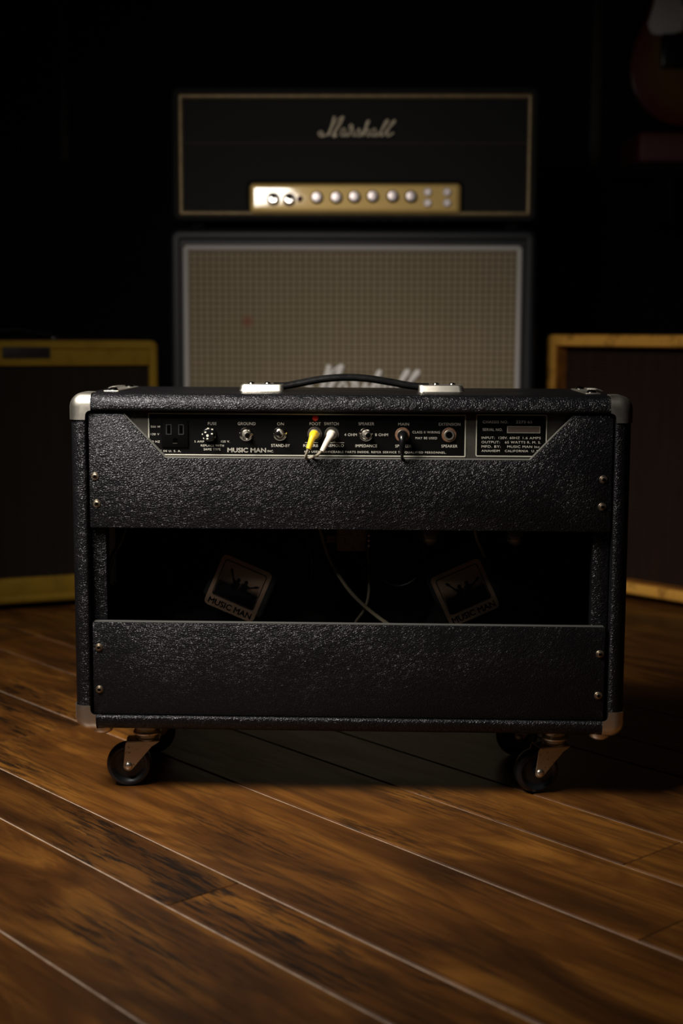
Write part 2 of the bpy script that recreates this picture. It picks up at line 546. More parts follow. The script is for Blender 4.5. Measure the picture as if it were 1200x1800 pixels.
seams = [0.600, 0.749, 0.839, 1.029, 1.170, 1.275]
wid = [0.190, 0.090, 0.145]
k = 0
while seams[-1] < 4.7:
    seams.append(seams[-1]+wid[k % 3]); k += 1
k = 1
while seams[0] > -2.0:
    seams.insert(0, seams[0]-wid[k % 3]); k += 1
known = {0.749: -1.100, 0.839: -1.710, 1.170: -0.876, 1.029: -0.751, 0.600: -0.55, 1.275: -0.25}
GAP = 0.0015

def clip_room(pts):
    """clip a polygon (world xy) to the room rectangle"""
    for ax, lim, sgn in ((0, X0, 1), (0, X1, -1), (1, Y0, 1), (1, Y1, -1)):
        out = []
        for i in range(len(pts)):
            a, b = pts[i-1], pts[i]
            da, db = (a[ax]-lim)*sgn, (b[ax]-lim)*sgn
            if (da >= 0) != (db >= 0):
                t = da/(da-db)
                out.append((a[0]+(b[0]-a[0])*t, a[1]+(b[1]-a[1])*t))
            if db >= 0:
                out.append(b)
        pts = out
        if not pts:
            return []
    return pts

rnd = random.Random(11)
for s0, s1 in zip(seams, seams[1:]):
    # where this row leaves the room
    t = -4.6 + rnd.random()*1.2
    cuts = [t]
    while cuts[-1] < 2.6:
        cuts.append(cuts[-1]+rnd.uniform(1.0, 1.55))
    for kx, kt in known.items():
        if abs(s0-kx) < 1e-6:
            cuts = [kt+1.4*q for q in range(-4, 4)]
    for a, b in zip(cuts, cuts[1:]):
        ge = GAP if abs(s0-0.839) < 1e-6 else 0.0005
        q = [(a+ge, s0+GAP), (b-ge, s0+GAP), (b-ge, s1-GAP), (a+ge, s1-GAP)]
        wp = clip_room([(tt*ux+ss*nx, tt*uy+ss*ny) for tt, ss in q])
        if len(wp) < 3:
            continue
        cx, cy = sum(p[0] for p in wp)/len(wp), sum(p[1] for p in wp)/len(wp)
        loc = [((x-cx)*ux+(y-cy)*uy, (x-cx)*nx+(y-cy)*ny) for x, y in wp]
        ins = 0.0010
        mx, my = sum(p[0] for p in loc)/len(loc), sum(p[1] for p in loc)/len(loc)
        bm = bmesh.new()
        lift = rnd.uniform(-0.0002, 0.0)
        bot = [bm.verts.new((x, y, -0.010)) for x, y in loc]
        mid = [bm.verts.new((x, y, lift-0.0006)) for x, y in loc]
        top = [bm.verts.new((x-math.copysign(min(ins, abs(x-mx)), x-mx), y-math.copysign(min(ins, abs(y-my)), y-my), lift)) for x, y in loc]
        n = len(loc)
        for A, B in ((bot, mid), (mid, top)):
            for i in range(n):
                bm.faces.new((A[i], A[(i+1) % n], B[(i+1) % n], B[i]))
        bm.faces.new(top)
        o = link('plank', bm, 'plank', floor, smooth=0)
        o.location = (cx, cy, 0)
        o.rotation_euler = (0, 0, ANG)

def wall(name, *a, m='wall'):
    o = link(name, box(bmesh.new(), *a), m, smooth=0)
    o['kind'] = 'structure'
    return o
wall('wall_back', X0-0.1, X1+0.1, Y1, Y1+0.1, -0.05, 2.7)
wall('wall_left', X0-0.1, X0, Y0, Y1, -0.05, 2.7)
wall('wall_right', X1, X1+0.1, Y0, Y1, -0.05, 2.7)
wall('ceiling', X0-0.1, X1+0.1, Y0, Y1+0.1, 2.7, 2.8, m='ceil')
for i, (xa, xb, zb) in enumerate(((-0.755, -0.728, 1.00), (0.655, 0.685, 0.98))):
    bm = bmesh.new()
    box(bm, xa, xb, Y1-0.03, Y1, zb, 2.6, 0.003)
    o = link('trim_%d' % (i+1), bm, 'post')
    o['kind'] = 'structure'

# ------------------------------------------------------------------ the combo amplifier, seen from behind
AX, AY, AROT = 0.00847, 1.63991, -0.03397
amp = thing('combo_amplifier', 'black leatherette guitar combo amplifier on casters, seen from its open back', 'amplifier', (AX, AY, 0), AROT)
D = 0.235                      # cabinet depth
ZB, ZT = 0.0805, 0.4805        # underside and top
XW = 0.3245
bm = bmesh.new()
ringsweep(bm, shell_loops(-XW, XW, ZB, ZT, 0.0195, 0.0195, 0.0185, -0.004, D, 0.0145, 0.017))
link('cabinet', bm, 'tolex', amp, 60)
bm = box(bmesh.new(), -0.3045, 0.3045, D-0.030, D-0.018, 0.0995, 0.4605)
link('speaker_baffle', bm, 'inside', amp)
bm = bmesh.new()
box(bm, -0.3048, -0.303, 0.031, D-0.031, 0.0995, 0.4600)
box(bm, 0.303, 0.3048, 0.031, D-0.031, 0.0995, 0.4600)
box(bm, -0.303, 0.303, 0.031, D-0.031, 0.0992, 0.1005)
link('inner_lining', bm, 'inside', amp)
for s, xi in ((-1, 0.2862), (1, 0.2842)):
    bm = box(bmesh.new(), min(s*xi, s*0.3046), max(s*xi, s*0.3046), 0.0128, 0.031, 0.0995, 0.4600, 0.003)
    link('mounting_cleat', bm, 'tolex', amp)

# back panels
up = [(-0.3030, 0.3237), (0.3030, 0.3237), (0.3030, 0.4535), (0.3015, 0.4570), (0.2985, 0.4585), (0.2585, 0.4586),
      (0.2090, 0.4062), (-0.2138, 0.4062), (-0.2622, 0.4572), (-0.3010, 0.4572), (-0.3030, 0.4560)]
bm = prism(bmesh.new(), up, 0.0, 0.0122, 0.0012, 2)
link('upper_back_panel', bm, 'tolex_panel', amp, 35)
lo = [(-0.3025, 0.0998), (0.3005, 0.0998), (0.3005, 0.2112), (-0.3025, 0.2112)]
bm = prism(bmesh.new(), lo, 0.0, 0.0122, 0.0012, 2)
link('lower_back_panel', bm, 'tolex_lower', amp, 35)
bm = box(bmesh.new(), -0.3005, 0.2985, 0.0016, 0.0108, 0.2110, 0.2118, 0.0002)
link('panel_edge_strip', bm, 'edge', amp)
# strip along the upper panel's notch, its lit edge painted in as paler colour
bm = bmesh.new()
for a, b in (((-0.2618, 0.4570), (-0.2137, 0.4064)), ((-0.2137, 0.4064), (0.2088, 0.4064)), ((0.2088, 0.4064), (0.2583, 0.4585))):
    dx, dz = b[0]-a[0], b[1]-a[1]
    l = math.hypot(dx, dz)
    px, pz = -dz/l*0.0006, dx/l*0.0006
    prism(bm, [a, b, (b[0]+px, b[1]+pz), (a[0]+px, a[1]+pz)], 0.0014, 0.0110)
link('notch_edge_strip', bm, 'lit_edge', amp)

def cross_screw(x, z):
    bm = bmesh.new()
    lathe(bm, [(0.0046, -0.0002), (0.0047, 0.0006), (0.0042, 0.0013), (0.0034, 0.0012)], 24, 'Y', (0, 0, 0))
    o = link('cup_washer', bm, 'screwmetal', amp)
    o.location = (x, 0, z)
    bm = bmesh.new()
    lathe(bm, [(0.0034, 0.0010), (0.0030, 0.0019), (0.0018, 0.0024), (0, 0.0026)], 20, 'Y')
    h = link('screw_head', bm, 'screwmetal', o)
    bm = bmesh.new()
    for k in range(2):
        box(bm, -0.0019, 0.0019, -0.0029, -0.0018, -0.0007, 0.0007)
        bmesh.ops.rotate(bm, verts=bm.verts[:], cent=(0, 0, 0), matrix=Matrix.Rotation(PI/2, 3, 'Y'))
    link('cross_slot', bm, 'hole', o, 0)
    return o
for i, (x, z) in enumerate(((-0.296, 0.3844), (-0.2945, 0.3523), (0.293, 0.3849), (0.2925, 0.3532), (-0.2949, 0.1807), (-0.2951, 0.1297), (0.2945, 0.1795), (0.2939, 0.1297))):
    o = cross_screw(x, z)
    a = rnd.uniform(0, 1.5)
    o.rotation_euler = (0, a, 0)

# nickel corner protectors
def corner(sx, top, front):
    """wraps one corner of the cabinet; built for the left top front corner and mirrored"""
    t = 0.0012
    ox, oz = XW+t, 0.0
    W, H, Dp = 0.0265, 0.0315, 0.040
    b = bmesh.new()
    # face plate with a concave inner cut, as an x,z outline measured from the outer corner
    Rr = 0.0170
    pts = []
    for k in range(9):
        a = R(180-90*k/8)
        pts.append((Rr+Rr*math.cos(a), -Rr+Rr*math.sin(a)))
    pts += [(W, 0.0)]
    for k in range(7):
        a = R(90+90*k/6)
        pts.append((W+0.0062*math.cos(a), -0.0268+0.0062*math.sin(a)))
    pts += [(0.0200, -H), (0.0, -H)]
    # front plate slightly domed at its outer edge
    vs = [b.verts.new((x, 0, z)) for x, z in pts]
    f = b.faces.new(vs)
    outer = [i for i in range(len(pts)) if i <= 9] + [len(pts)-1]
    # rounded skirt going back along the outer edge
    edge_order = [len(pts)-1] + list(range(0, 10))
    prev = [vs[i] for i in edge_order]
    rr = 0.0135
    # pull the plate's outer rim inwards and sweep round to the sides
    def inset(i, d):
        x, z = pts[i]
        if i == len(pts)-1:
            return (x+d, z)
        if i == 9:
            return (x, z-d)
        a = R(180-90*i/8)
        return (Rr+(Rr-d)*math.cos(a), -Rr+(Rr-d)*math.sin(a))
    for i in edge_order:
        x, z = inset(i, rr*0.98)
        vs[i].co = (x, 0, z)
    n = 6
    for k in range(1, n+1):
        a = R(90*k/n)
        d = rr*(1-math.sin(a))*0.98
        ring = []
        for i in edge_order:
            x, z = inset(i, d)
            ring.append(b.verts.new((x, rr*(1-math.cos(a)), z)))
        for p in range(len(ring)-1):
            b.faces.new((prev[p], prev[p+1], ring[p+1], ring[p]))
        prev = ring
    ring = []
    for q, i in enumerate(edge_order):
        x, z = inset(i, 0)
        dd = Dp if 0 < q < len(edge_order)-1 else Dp-0.006
        ring.append(b.verts.new((x, dd, z)))
    for p in range(len(ring)-1):
        b.faces.new((prev[p], prev[p+1], ring[p+1], ring[p]))
    b.normal_update()
    bmesh.ops.recalc_face_normals(b, faces=b.faces[:])
    bmesh.ops.solidify(b, geom=b.faces[:], thickness=0.0010)
    # place: x grows inwards from the left side, z downwards from the top
    mx = Matrix.Translation((-(XW+t), -0.004-t, ZT+t))
    if not top:
        mx = Matrix.Scale(-1, 4, (0, 0, 1)) @ Matrix.Translation((-(XW+t), -0.004-t, -(ZB-t)))
    if sx > 0:
        mx = Matrix.Scale(-1, 4, (1, 0, 0)) @ mx
    if not front:
        mx = Matrix.Translation((0, D-0.004, 0)) @ Matrix.Scale(-1, 4, (0, 1, 0)) @ mx
    bm = bmesh.new()
    merge(bm, b, mx)
    return link('corner_protector', bm, 'nickel', amp, 50)
for sx in (-1, 1):
    for top in (True, False):
        for front in (True, False):
            corner(sx, top, front)

# chassis straps with bolts on the top
for s in (-1, 1):
    bm = box(bmesh.new(), s*0.287-0.009, s*0.287+0.009, 0.058, 0.195, ZT-0.0004, ZT+0.0012, 0.0005)
    st = link('chassis_strap', bm, 'nickel', amp)
    for y in (0.073, 0.180):
        bm = bmesh.new()
        lathe(bm, [(0.0058, 0.0012), (0.0056, 0.0026), (0.0035, 0.0042), (0, 0.0047)], 18, 'Z', (s*0.287, y, ZT))
        link('bolt_head', bm, 'chrome', st)

# handle
hd_y = 0.115
pts = [(-0.096, 0.4860), (-0.083, 0.4862), (-0.066, 0.4892), (-0.040, 0.4942), (-0.012, 0.4968), (0.016, 0.4960), (0.045, 0.4918), (0.066, 0.4880), (0.081, 0.4862), (0.094, 0.4860)]
bm = bmesh.new()
tube(bm, [(x, hd_y, z) for x, z in pts], lambda t: 0.0046, 14, 6)
for v in bm.verts:      # a flat strap, wide in y
    v.co.y = hd_y + (v.co.y-hd_y)*2.5
link('handle_strap', bm, 'handle', amp)
for s, xi, xo in ((-1, -0.083, -0.138), (1, 0.081, 0.137)):
    bm = bmesh.new()
    L = []
    a, b = min(xi, xo), max(xi, xo)
    prof = [(0.0, 0.0), (0.0006, 0.0012), (0.0009, 0.0052), (0.0022, 0.0074), (0.0044, 0.0084)]
    bb = bmesh.new()
    rings = []
    for ins, h in prof:
        q = rrect(a+(ins if s < 0 else 0), b-(ins if s > 0 else 0), hd_y-0.016+ins, hd_y+0.016-ins, 0.006)
        rings.append([bb.verts.new((x, y, ZT+h)) for x, y in q])
    nn = len(rings[0])
    for r0, r1 in zip(rings, rings[1:]):
        for k in range(nn):
            bb.faces.new((r0[k], r0[(k+1) % nn], r1[(k+1) % nn], r1[k]))
    bb.faces.new(rings[-1]); bb.faces.new(rings[0])
    merge(bm, bb)
    cap = link('handle_end_cap', bm, 'nickel', amp, 30)
    for dx in (0.014, 0.034):
        bm = bmesh.new()
        lathe(bm, [(0.0042, 0.0), (0.0038, 0.0012), (0.0020, 0.0022), (0, 0.0025)], 16, 'Z', (xo-s*dx, hd_y, ZT+0.0082))
        link('rivet', bm, 'chrome', cap)

# chassis with its two printed plates
bm = box(bmesh.new(), -0.2800, 0.2800, 0.0150, 0.0165, 0.3300, 0.4598)
box(bm, -0.2800, 0.2800, 0.0165, 0.1700, 0.3300, 0.3315)
chassis = link('chassis', bm, 'alu', amp)

def plate(name, x0, x1, z0, z1, border, r):
    bm = bmesh.new()
    ringsweep(bm, [(x0, x1, z0, z1, r, 0.0151), (x0, x1, z0, z1, r, 0.0144)], closed=False)
    p = link(name, bm, 'panel_black', amp)
    bm = bmesh.new()
    wd = border
    ringsweep(bm, [(x0, x1, z0, z1, r, 0.0146), (x0, x1, z0, z1, r, 0.01425),
                   (x0+wd, x1-wd, z0+wd, z1-wd, max(r-wd, 0.0004), 0.01425), (x0+wd, x1-wd, z0+wd, z1-wd, max(r-wd, 0.0004), 0.0146)])
    link('border_line', bm, 'print_dim', p)
    return p
PY = 0.0142
cp = plate('control_panel', -0.2355, 0.1350, 0.4083, 0.4576, 0.0013, 0.0012)
sp = plate('serial_plate', 0.1466, 0.2287, 0.4092, 0.4583, 0.0012, 0.0022)
TX = [("500 W",-232.4,-221.0,441.6,2.5),("120 V",-232.5,-222.4,432.9,2.5),("60 HZ",-233.2,-221.9,424.2,2.5),
("MADE IN U. S. A.",-231.7,-197.2,413.3,2.5),("FUSE",-165.4,-155.2,445.7,3.4),("5 AMP",-181.3,-169.9,424.6,2.4),
("125 V.",-150.0,-139.7,424.8,2.4),("REPLACE WITH",-173.8,-146.9,420.0,2.5),("SAME TYPE",-170.5,-150.8,415.6,2.7),
("INC.",-95.7,-88.4,413.9,2.7),("GROUND",-130.4,-109.6,445.9,3.6),("ON",-84.4,-76.6,445.9,3.6),
("STAND-BY",-91.3,-69.6,420.6,3.6),("FOOT",-46.5,-33.6,446.2,3.6),("SWITCH",-29.4,-12.7,446.4,3.6),("SPEAKER",10.5,28.7,446.6,3.6),
("4 OHM",-6.0,8.6,433.8,3.3),("8 OHM",29.7,44.8,433.9,3.3),("IMPEDANCE",7.0,32.1,420.9,3.4),("REVERB",-53.8,-36.5,420.8,3.3),
("TREMOLO",-29.2,-6.6,421.0,3.3),("NO USER SERVICEABLE PARTS INSIDE. REFER SERVICE TO QUALIFIED PERSONNEL.",-52.5,112.6,413.6,2.5),
("MAIN",56.6,69.1,446.4,3.4),("SPEAKER",53.3,72.2,420.9,3.4),("CLASS II WIRING",73.2,105.0,437.2,2.8),("MAY BE USED",76.7,101.8,430.4,2.8),
("EXTENSION",103.6,128.5,446.6,3.4),("SPEAKER",106.9,125.5,421.2,3.4)]
for s, a, b, z, h in TX:
    text_bm(bm := bmesh.new(), s, a/1000, b/1000, z/1000, h/1000, PY, 1.15 if h < 3 else 1.05, 0.0)
    link('panel_lettering', bm, 'print', cp, 0)
text_bm(bm := bmesh.new(), "MUSIC MAN", -0.1424, -0.0977, 0.4150, 0.0053, PY, 1.0, 0.035)
link('maker_lettering', bm, 'print', cp, 0)
for a, b in ((-0.0518, -0.0365), (-0.0232, -0.0062)):
    link('printed_line', box(bmesh.new(), a, b, PY, PY+0.0002, 0.42405, 0.42455), 'print', cp, 0)
link('printed_triangle', prism(bmesh.new(), [(-0.0205, 0.4243), (-0.0155, 0.4243), (-0.0180, 0.4268)], PY, PY+0.0002), 'print', cp, 0)
for s, a, b, z, h in (("CHASSIS NO.",154.5,183.7,449.6,3.3),("2275\u00b765",192.9,211.4,449.8,3.3),("SERIAL NO.",154.4,177.4,440.8,3.3),
    ("INPUT:",153.3,168.5,431.3,2.9),("120V. 60HZ",173.0,197.5,431.3,2.9),("1.6 AMPS",201.0,221.7,431.3,2.9),
    ("OUTPUT:",153.3,174.5,426.2,2.9),("65 WATTS R. M. S.",180.5,221.8,426.2,2.9),
    ("MFD. BY:",153.4,175.5,421.1,2.9),("MUSIC MAN Inc.",183.2,221.9,421.1,2.9),
    ("ANAHEIM",153.5,174.5,416.1,2.7),("CALIFORNIA",180.6,207.5,416.1,2.7),("U. S. A.",211.5,225.5,416.1,2.7)):
    text_bm(bm := bmesh.new(), s, a/1000, b/1000, z/1000, h/1000, PY, 1.1, 0.0)
    link('plate_lettering', bm, 'print', sp, 0)
bm = box(bmesh.new(), 0.1826, 0.2209, PY, PY+0.0002, 0.4368, 0.4448)
win = link('serial_window_frame', bm, 'print_dim', sp, 0)
link('serial_window', box(bmesh.new(), 0.1834, 0.2201, PY-0.0001, PY+0.0001, 0.4375, 0.4441), 'stamp_window', sp, 0)

# fuse holder
bm = bmesh.new()
lathe(bm, [(0.0085, 0), (0.0085, 0.003), (0.0078, 0.004), (0.0066, 0.0045), (0.0066, 0.010), (0.0058, 0.011), (0, 0.011)], 24, 'Y', (-0.1636, 0.0144, 0.4330))
fh = link('fuse_holder', bm, 'black_plastic', amp)
for k in range(9):
    a = k*2*PI/9+0.3
    ii = 0.0072 if k % 3 else 0.0045
    bm = box(bmesh.new(), -0.1636+ii*math.cos(a)-0.0011, -0.1636+ii*math.cos(a)+0.0011, 0.0029 if ii < 0.006 else 0.0094, 0.0036 if ii < 0.006 else 0.0108, 0.4330+ii*math.sin(a)-0.0008, 0.4330+ii*math.sin(a)+0.0008, 0.0003)
    link('contact', bm, 'ivory', fh)
bm = bmesh.new()
lathe(bm, [(0.0016, 0), (0.0014, 0.0008), (0, 0.001)], 14, 'Y', (-0.1645, 0.0036, 0.4322))
link('fuse_tip', bm, 'ivory', fh)

# mains outlet
bm = box(bmesh.new(), -0.2195, -0.1880, 0.0119, 0.0146, 0.4172, 0.4490, 0.0015)
ot = link('mains_outlet', bm, 'outlet_black', amp)
for x in (-0.2109, -0.1965):
    bm = bmesh.new()
    ringsweep(bm, [(x-0.0032, x+0.0032, 0.4326, 0.4446, 0.0006, 0.0119), (x-0.0032, x+0.0032, 0.4326, 0.4446, 0.0006, 0.0113),
                   (x-0.0024, x+0.0024, 0.4334, 0.4438, 0.0005, 0.0113), (x-0.0024, x+0.0024, 0.4334, 0.4438, 0.0005, 0.0119)])
    link('slot_rim', bm, 'slot_rim', ot)
    link('slot', box(bmesh.new(), x-0.0011, x+0.0011, 0.0116, 0.0119, 0.4340, 0.4432), 'hole', ot, 0)
bm = bmesh.new()
prism(bm, [(-0.2062, 0.4228), (-0.2010, 0.4228), (-0.2010, 0.4262)] + [(-0.2036+0.0026*math.cos(R(a)), 0.4262+0.0026*math.sin(R(a))) for a in range(20, 180, 20)] + [(-0.2062, 0.4262)], 0.0115, 0.0119)
link('ground_slot', bm, 'hole', ot, 0)
link('slot_lip', box(bmesh.new(), -0.2062, -0.2010, 0.0113, 0.0119, 0.4222, 0.4228), 'alu', ot, 0)

# toggle switches
def toggle(x, z, dx, dz):
    bm = bmesh.new()
    lathe(bm, [(0.0080, 0), (0.0080, 0.0012), (0.0073, 0.0017), (0.0070, 0.0017)], 28, 'Y', (x, 0.0144, z))
    lathe(bm, [(0.0068, 0.0010), (0.0068, 0.0030), (0.0060, 0.0038), (0.0046, 0.0034), (0.0046, 0.0020)], 6 if False else 24, 'Y', (x, 0.0144, z))
    t = link('toggle_switch', bm, 'chrome', amp, 25)
    bm = bmesh.new()
    lathe(bm, [(0.0044, 0), (0.0044, 0.0046), (0.0036, 0.0056), (0.0018, 0.0058)], 20, 'Y', (x, 0.0144, z))
    link('bushing', bm, 'nickel', t, 30)
    bm = bmesh.new()
    tube(bm, [(x, 0.0100, z), (x+dx*0.4, 0.0058, z+dz*0.4), (x+dx, 0.0012, z+dz), (x+dx*1.06, 0.0002, z+dz*1.06), (x+dx*1.09, -0.0004, z+dz*1.09)],
         lambda q: (0.0016+0.0016*q) if q < 0.85 else 0.0030*math.sqrt(max(0.02, 1-((q-0.85)/0.15)**2)), 16, 6)
    link('lever', bm, 'chrome', t, 50)
toggle(-0.1206, 0.4336, 0.0026, -0.0004)
toggle(-0.0810, 0.4342, -0.0012, 0.0016)
toggle(0.0192, 0.4342, 0.0026, -0.0002)

# jack sockets
for x, z, wm in ((-0.0405, 0.4342, 'alu'), (-0.0206, 0.4342, 'alu'), (0.0615, 0.4341, 'copper_washer'), (0.1156, 0.4342, 'copper_washer')):
    bm = bmesh.new()
    lathe(bm, [(0.0086, 0), (0.0086, 0.0010), (0.0080, 0.0014), (0.0056, 0.0014)], 28, 'Y', (x, 0.0144, z))
    j = link('jack_socket', bm, wm, amp, 25)
    bm = bmesh.new()
    lathe(bm, [(0.0060, 0.0010), (0.0060, 0.0028), (0.0054, 0.0034), (0.0040, 0.0034), (0.0040, 0.0024)], 24, 'Y', (x, 0.0144, z))
    link('jack_nut', bm, 'nickel', j, 25)
    bm = bmesh.new()
    lathe(bm, [(0.0039, 0), (0.0039, 0.0036), (0, 0.0036)], 20, 'Y', (x, 0.0146, z))
    link('jack_hole', bm, 'hole', j, 25)
bm = bmesh.new()
lathe(bm, [(0.0036, 0), (0.0034, 0.0006), (0.0025, 0.0012), (0, 0.0014)], 20, 'Y', (-0.0399, 0.0144, 0.4527))
link('red_sticker', bm, 'red', amp)

# loudspeakers hanging behind the opening, with foil labels on the square magnet covers
def speaker(cx, cz, rot, lx, lz, kind):
    mt = Matrix.Translation((cx, 0, cz)) @ Matrix.Rotation(R(rot), 4, 'Y')
    ml = Matrix.Translation((lx, 0, lz)) @ Matrix.Rotation(R(rot), 4, 'Y')
    YF = 0.112
    bm = bmesh.new()
    lathe(bm, [(0.047, -0.168), (0.050, -0.172), (0.120, -0.196), (0.126, -0.2045), (0.118, -0.2045)], 36, 'Y', (cx, 0, cz))
    s = link('loudspeaker', bm, 'cover', amp)
    bm = bmesh.new()
    for k in range(4):
        b = box(bmesh.new(), -0.016, 0.016, 0.160, 0.166, 0.040, 0.128, 0.002)
        for v in b.verts:
            v.co.y += (v.co.z-0.04)*0.38
        merge(bm, b, mt @ Matrix.Rotation(R(45+90*k), 4, 'Y'))
    link('basket_arm', bm, 'cover', s)
    bm = bmesh.new()
    b = box(bmesh.new(), -0.0405, 0.0405, YF, 0.168, -0.0405, 0.0405, 0.0045, 3)
    merge(bm, b, mt)
    link('magnet_cover', bm, 'cover', s, 50)
    y = YF-0.0003
    w2, h2 = 0.0335, 0.0340
    b = bmesh.new()
    ringsweep(b, [(-w2, w2, -h2, h2, 0.006, YF), (-w2, w2, -h2, h2, 0.006, y)], closed=False)
    bm = bmesh.new(); merge(bm, b, ml)
    link('foil_label', bm, 'foil', s, 20)
    y2 = y-0.00025
    b = bmesh.new()
    a = 0.0052
    ringsweep(b, [(-w2+a, w2-a, -h2+0.0145, h2-a, 0.0035, y), (-w2+a, w2-a, -h2+0.0145, h2-a, 0.0035, y2),
                  (-w2+a+0.0012, w2-a-0.0012, -h2+0.0157, h2-a-0.0012, 0.0025, y2), (-w2+a+0.0012, w2-a-0.0012, -h2+0.0157, h2-a-0.0012, 0.0025, y)])
    bm = bmesh.new(); merge(bm, b, ml)
    link('label_border', bm, 'foil_print', s, 0)
    # halftone dots that grow towards the bottom and close up to black
    b = bmesh.new()
    ix, zt, zb = w2-a-0.0016, h2-a-0.0016, -h2+0.0160
    step = 0.00125
    r_ = 0
    z = zt-0.002
    while z > zb+0.0005:
        f = (zt-z)/(zt-zb)
        rad = max(0.0, (f-0.10))*0.00125
        x = -ix+step*(0.5 if r_ % 2 else 0.0)+0.0006
        while x < ix-0.0004 and rad > 0.00008:
            if f < 0.62:
                rr = min(rad, 0.00064)
                vs = [b.verts.new((x+rr*math.cos(q*PI/2), y2, z+rr*math.sin(q*PI/2))) for q in range(4)]
                b.faces.new(vs)
            x += step
        z -= step*0.62
        r_ += 1
    zz = zt-0.60*(zt-zb)
    vs = [b.verts.new(p) for p in ((-ix, y2, zb), (ix, y2, zb), (ix, y2, zz), (-ix, y2, zz))]
    b.faces.new(vs)
    bm = bmesh.new(); merge(bm, b, ml)
    o = link('halftone_print', bm, 'foil_print', s, 0)
    # two plain guitarist silhouettes
    b = bmesh.new()
    y3 = y2-0.0002
    def blob(cx_, cz_, rx, rz, n=14):
        prism(b, [(cx_+rx*math.cos(2*PI*q/n), cz_+rz*math.sin(2*PI*q/n)) for q in range(n)], y3, y)
    def limb(p, q, w0, w1):
        dx, dz = q[0]-p[0], q[1]-p[1]
        l = math.hypot(dx, dz)
        ax, az = -dz/l, dx/l
        prism(b, [(p[0]+ax*w0, p[1]+az*w0), (q[0]+ax*w1, q[1]+az*w1), (q[0]-ax*w1, q[1]-az*w1), (p[0]-ax*w0, p[1]-az*w0)], y3, y)
    k_ = 0.001
    blob(-3.2*k_, 9.5*k_, 2.5*k_, 2.9*k_)
    limb((-3.5*k_, 7*k_), (-5*k_, -6*k_), 0.004, 0.0055)
    limb((-6*k_, 2*k_), (-14.5*k_, 16.5*k_), 0.0011, 0.0009)
    limb((-14.1*k_, 15.8*k_), (-17*k_, 20*k_), 0.0019, 0.0012)
    blob(-5.5*k_, 1*k_, 4.6*k_, 4.2*k_)
    limb((-6*k_, 6*k_), (-11*k_, 9*k_), 0.0017, 0.0013)
    blob(6.8*k_, 10.3*k_, 2.5*k_, 2.9*k_)
    limb((6*k_, 8*k_), (7*k_, -6*k_), 0.0042, 0.0055)
    limb((6*k_, 2*k_), (20*k_, 9.5*k_), 0.0011, 0.0009)
    limb((19.2*k_, 9.1*k_), (23.5*k_, 11.3*k_), 0.0018, 0.0012)
    blob(7*k_, 0.5*k_, 4.8*k_, 4.0*k_)
    limb((8*k_, 6.5*k_), (14*k_, 5*k_), 0.0017, 0.0013)
    bm = bmesh.new(); merge(bm, b, ml)
    link('figure_print', bm, 'foil_print', s, 0)
    text_bm(bm := bmesh.new(), "MUSIC MAN", -0.0285, 0.0285, -0.0268, 0.0076, y2, 1.0, 0.04, mtx=ml)
    link('label_lettering', bm, 'foil_print', s, 0)
    return s
speaker(-0.1345, 0.2460, 23, -0.1415, 0.2330, 0)
speaker(0.1368, 0.2450, -24.5, 0.1420, 0.2305, 1)

# valves hanging from the chassis, output transformer, wiring
for x, yy, zb in ((0.0970, 0.090, 0.2915), (0.2010, 0.090, 0.2915)):
    bm = bmesh.new()
    lathe(bm, [(0.0105, 0.0), (0.0108, 0.016), (0.0105, 0.026), (0.0085, 0.0305), (0.0045, 0.0335), (0.0022, 0.0352), (0, 0.0358)], 24, '-Z', (x, yy, zb+0.036))
    t = link('valve', bm, 'glass', amp, 60)
    bm = bmesh.new()
    lathe(bm, [(0.0060, 0.0), (0.0060, 0.022), (0.0, 0.022)], 16, '-Z', (x, yy, zb+0.036))
    link('valve_plates', bm, 'black_plastic', t)
    bm = bmesh.new()
    lathe(bm, [(0.0088, 0.026), (0.0076, 0.0294), (0.0040, 0.0322), (0.0, 0.0332)], 20, '-Z', (x, yy, zb+0.036))
    link('getter_flash', bm, 'getter', t)
    bm = bmesh.new()
    lathe(bm, [(0.0130, -0.004), (0.0130, 0.006), (0.0118, 0.007), (0.0100, 0.007)], 24, '-Z', (x, yy, zb+0.036))
    link('valve_socket', bm, 'alu', t)
bm = box(bmesh.new(), -0.0165, 0.0180, 0.088, 0.124, 0.2850, 0.331, 0.0012)
tr = link('transformer', bm, 'trafo', amp)
for k in range(9):
    link('lamination', box(bmesh.new(), -0.0172, 0.0187, 0.0895+k*0.0036, 0.0912+k*0.0036, 0.2855, 0.3300), 'trafo', tr, 0)
bm = box(bmesh.new(), -0.0300, -0.0165, 0.097, 0.114, 0.294, 0.303, 0.001)
link('mounting_foot', bm, 'trafo', tr)
for k in range(3):
    bm = bmesh.new()
    lathe(bm, [(0.0022, 0.0), (0.0022, 0.0025), (0.0012, 0.0036), (0, 0.0038)], 12, 'Y', (0.0220, 0.094, 0.2920+k*0.0062))
    link('terminal_lug', bm, 'chrome', tr)
def wire(name, pts, r, m, flat=1.0):
    link(name, tube(bmesh.new(), pts, r, 8, 8, flat), m, amp, 60)
wire('speaker_wire', [(-0.0400, 0.100, 0.325), (-0.0365, 0.100, 0.305), (-0.0260, 0.100, 0.273), (-0.0050, 0.100, 0.238), (0.0200, 0.100, 0.212), (0.0535, 0.095, 0.188), (0.085, 0.100, 0.165)], 0.0026, 'cordbeige', 0.7)
wire('speaker_wire', [(0.0190, 0.120, 0.310), (0.0200, 0.120, 0.287), (0.0220, 0.120, 0.255), (0.0218, 0.120, 0.225), (0.0160, 0.120, 0.205), (0.006, 0.120, 0.190), (-0.002, 0.120, 0.170)], 0.0018, 'cordbeige')
